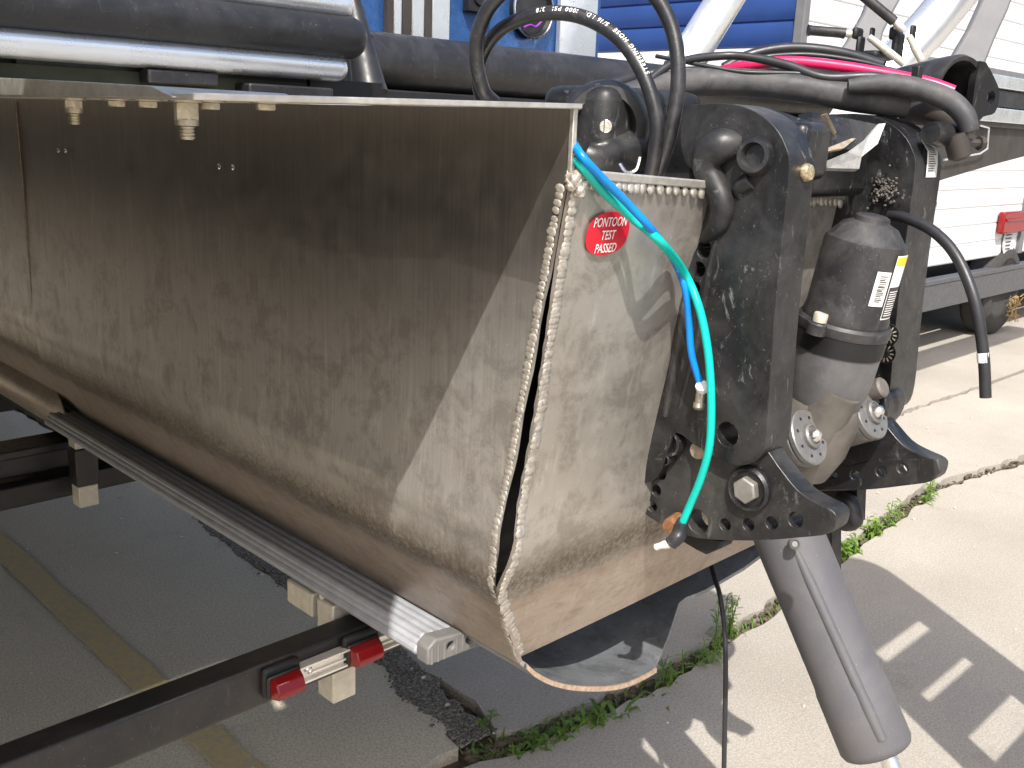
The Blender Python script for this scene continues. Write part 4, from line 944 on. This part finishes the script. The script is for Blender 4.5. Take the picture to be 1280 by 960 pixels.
m = MB(); wx = P(1252,357,1,CYc).x; wc = Vector((wx, CYc-.03, -H0+.335)); m.lathe(wc, (0,1,0), [(.20,.02),(.235,.0),(.29,.005),(.325,.03),(.335,.06),(.335,.17),(.31,.20),(.2,.2)], 48); wh = obj('tyre', m, M['tyre'], cp)
m = MB(); m.lathe(wc, (0,1,0), [(.03,.02),(.07,.025),(.10,.06),(.16,.075),(.19,.03),(.205,.018),(.212,.03),(.2,.15)], 40); rm = obj('rim', m, M['siding'], wh)
for k in range(8):
    q = k*math.pi/4; m = MB(); m.lathe(wc + Vector((math.cos(q)*.135, .066, math.sin(q)*.135)), (0,-1,0), [(.022,-.01),(.022,.006)], 12); obj('rim_slot', m, M['black'], rm)
m = MB(); 
for i in range(70):
    q = wc + Vector((random.uniform(.02,.24), -.02+random.uniform(-.03,.01), random.uniform(-.24,-.05))); m.tube([q, q + Vector((random.uniform(-.05,.05), -.01, random.uniform(-.06,.03)))], .003, 4)
struct(obj('dry_grass', m, M['straw'], cp), 'stuff')
a = P(1252,265,1,CYc-.03); b = P(1276,289,1,CYc-.03)
m = MB(); m.box((a.x, CYc-.06, b.z), (b.x, CYc-.012, a.z)); tl = obj('tail_lamp', m, M['lens'], cp, bevel=.012)
m = MB(); m.box((a.x+.03, CYc-.07, (a.z+b.z)/2+.01), (b.x-.02, CYc-.055, (a.z+b.z)/2+.03)); obj('lens_ridge', m, M['lens'], tl, bevel=.004)
m = MB(); p = P(1262,300,1,CYc-.02); m.lathe((p.x, CYc-.016, p.z), (0,-1,0), [(.12,0),(.12,.004)], 30); vt = obj('vent_cover', m, plain('grey vent', (.62,.63,.64), .5), cp)
for k in range(6):
    m = MB(); zc_ = p.z + .06 - .025*k; m.box((p.x-.10+.008*k, CYc-.024, zc_), (p.x+.02, CYc-.0205, zc_+.008)); obj('vent_slot', m, M['print'], vt)
a = P(1277,290,1,CYc-.03); m = MB(); m.box((a.x, CYc-.03, zbot), (a.x+.08, CYc+.0, 2.2)); obj('edge_trim', m, M['greyframe'], cp, bevel=.004)

# ------------------------------------------------------------------ weeds along the joint
def leafquad(mb_, base, d, L, w, droop):
    d = d.normalized(); s = d.cross(Vector((0,0,1)));
    s = s.normalized() if s.length > 1e-4 else Vector((1,0,0))
    p = [base, base + d*L*.35 + Vector((0,0,-droop*L*.05)), base + d*L*.7 + Vector((0,0,-droop*L*.3)), base + d*L + Vector((0,0,-droop*L*.8))]
    up = Vector((0,0,w*.25))
    mb_.add([p[0], p[1]-s*w*.5+up, p[1], p[1]+s*w*.5+up, p[2]-s*w*.38+up, p[2], p[2]+s*w*.38+up, p[3]], [(0,1,2),(0,2,3),(1,4,5,2),(2,5,6,3),(4,7,5),(5,7,6)])
def weed(u, v, h, ns, ll, lw, label, seed, spread=.35, nm='weed', mat='leaf', grassy=False):
    rn = random.Random(seed); g = G(u, v); base = Vector((g.x, g.y, -H0-.02))
    m = MB()
    for s in range(ns):
        a = rn.uniform(0, 6.28); d = Vector((math.cos(a)*spread*rn.random(), math.sin(a)*spread*rn.random()*.6, 1)).normalized(); hh = h*rn.uniform(.55, 1.0)
        b0 = base + Vector((rn.uniform(-.05,.05), rn.uniform(-.018,.018), 0))
        if grassy:
            d2 = Vector((math.cos(a), math.sin(a), rn.uniform(.5, 1.6))); leafquad(m, b0, d2, hh, lw*rn.uniform(.7,1.2), rn.uniform(.4, 1.2)); continue
        tip = b0 + d*hh; m.tube([b0, b0.lerp(tip, .5) + Vector((rn.uniform(-.006,.006), 0, 0)), tip], [.0022,.0018,.001], 5)
        nl = max(5, int(hh/.011))
        for k in range(nl):
            t = .15 + .85*k/nl; q = b0.lerp(tip, t); aa = k*2.4 + s; r_ = ll*(1.1 - .45*t)*rn.uniform(.7,1.15)
            leafquad(m, q, Vector((math.cos(aa), math.sin(aa), .35 + .5*t)), r_, lw, rn.uniform(.3, 1.0))
    return tag(obj(nm, m, M[mat], smooth=60, fixn=False), label, 'weed', 'weeds growing in the slab joint')
weed(1160,625,.15,3,.045,.011,'tall upright weed nearest the right end of the slab joint', 1, .15)
weed(1115,655,.14,4,.040,.011,'upright leafy weed second from the right in the joint', 2, .25)
weed(1088,668,.085,9,.042,.014,'low bushy weed beneath the far bracket nose', 3, .7)
weed(1062,690,.085,10,.045,.015,'broad leafy weed clump right of the tilt tube', 4, .7)
weed(905,795,.16,7,.035,.006,'wispy thin leaved weed behind the hanging wire', 5, .35)
weed(885,825,.10,9,.035,.007,'dense fine weed just left of the hanging wire', 6, .6)
weed(840,850,.10,8,.04,.006,'fine weed beside the curled hull lip', 7, .6)
weed(775,895,.15,9,.05,.013,'broad bladed grass tuft below the hull lip', 8, .8, 'grass_tuft', 'grass', True)
weed(735,905,.07,12,.04,.012,'leafy weed left of the broad grass tuft', 9, .8)
weed(690,925,.06,12,.035,.010,'low leafy weed near the bottom centre of the joint', 10, .8)
weed(820,870,.14,5,.05,.010,'long arching grass blades at the slab edge', 11, .8, 'grass_tuft', 'grass', True)
weed(622,900,.075,3,.032,.011,'small lone weed standing in the tar crack', 12, .3)
weed(655,935,.05,9,.03,.010,'tiny weed at the lower end of the tar crack', 13, .8)
m = MB(); rn = random.Random(21)
for i in range(900):
    k = rn.random()*(len(jxy)-1); j = int(k); a = Vector(jxy[j]); b = Vector(jxy[j+1]); p = a + (b-a)*(k-j)
    if j >= 5 and rn.random() < .93: continue
    if rn.random() < .35: continue
    aa = rn.uniform(0, 6.28); leafquad(m, Vector((p.x, p.y + rn.uniform(-.03,.03), -H0-.03)), Vector((math.cos(aa), math.sin(aa), rn.uniform(.6,2.2))), rn.uniform(.03,.075), .005, rn.uniform(.3,1))
o = obj('joint_grass', m, M['grass'], smooth=60, fixn=False); struct(o, 'stuff'); o['label'] = 'short green grass growing along the slab joint'; o['category'] = 'grass'
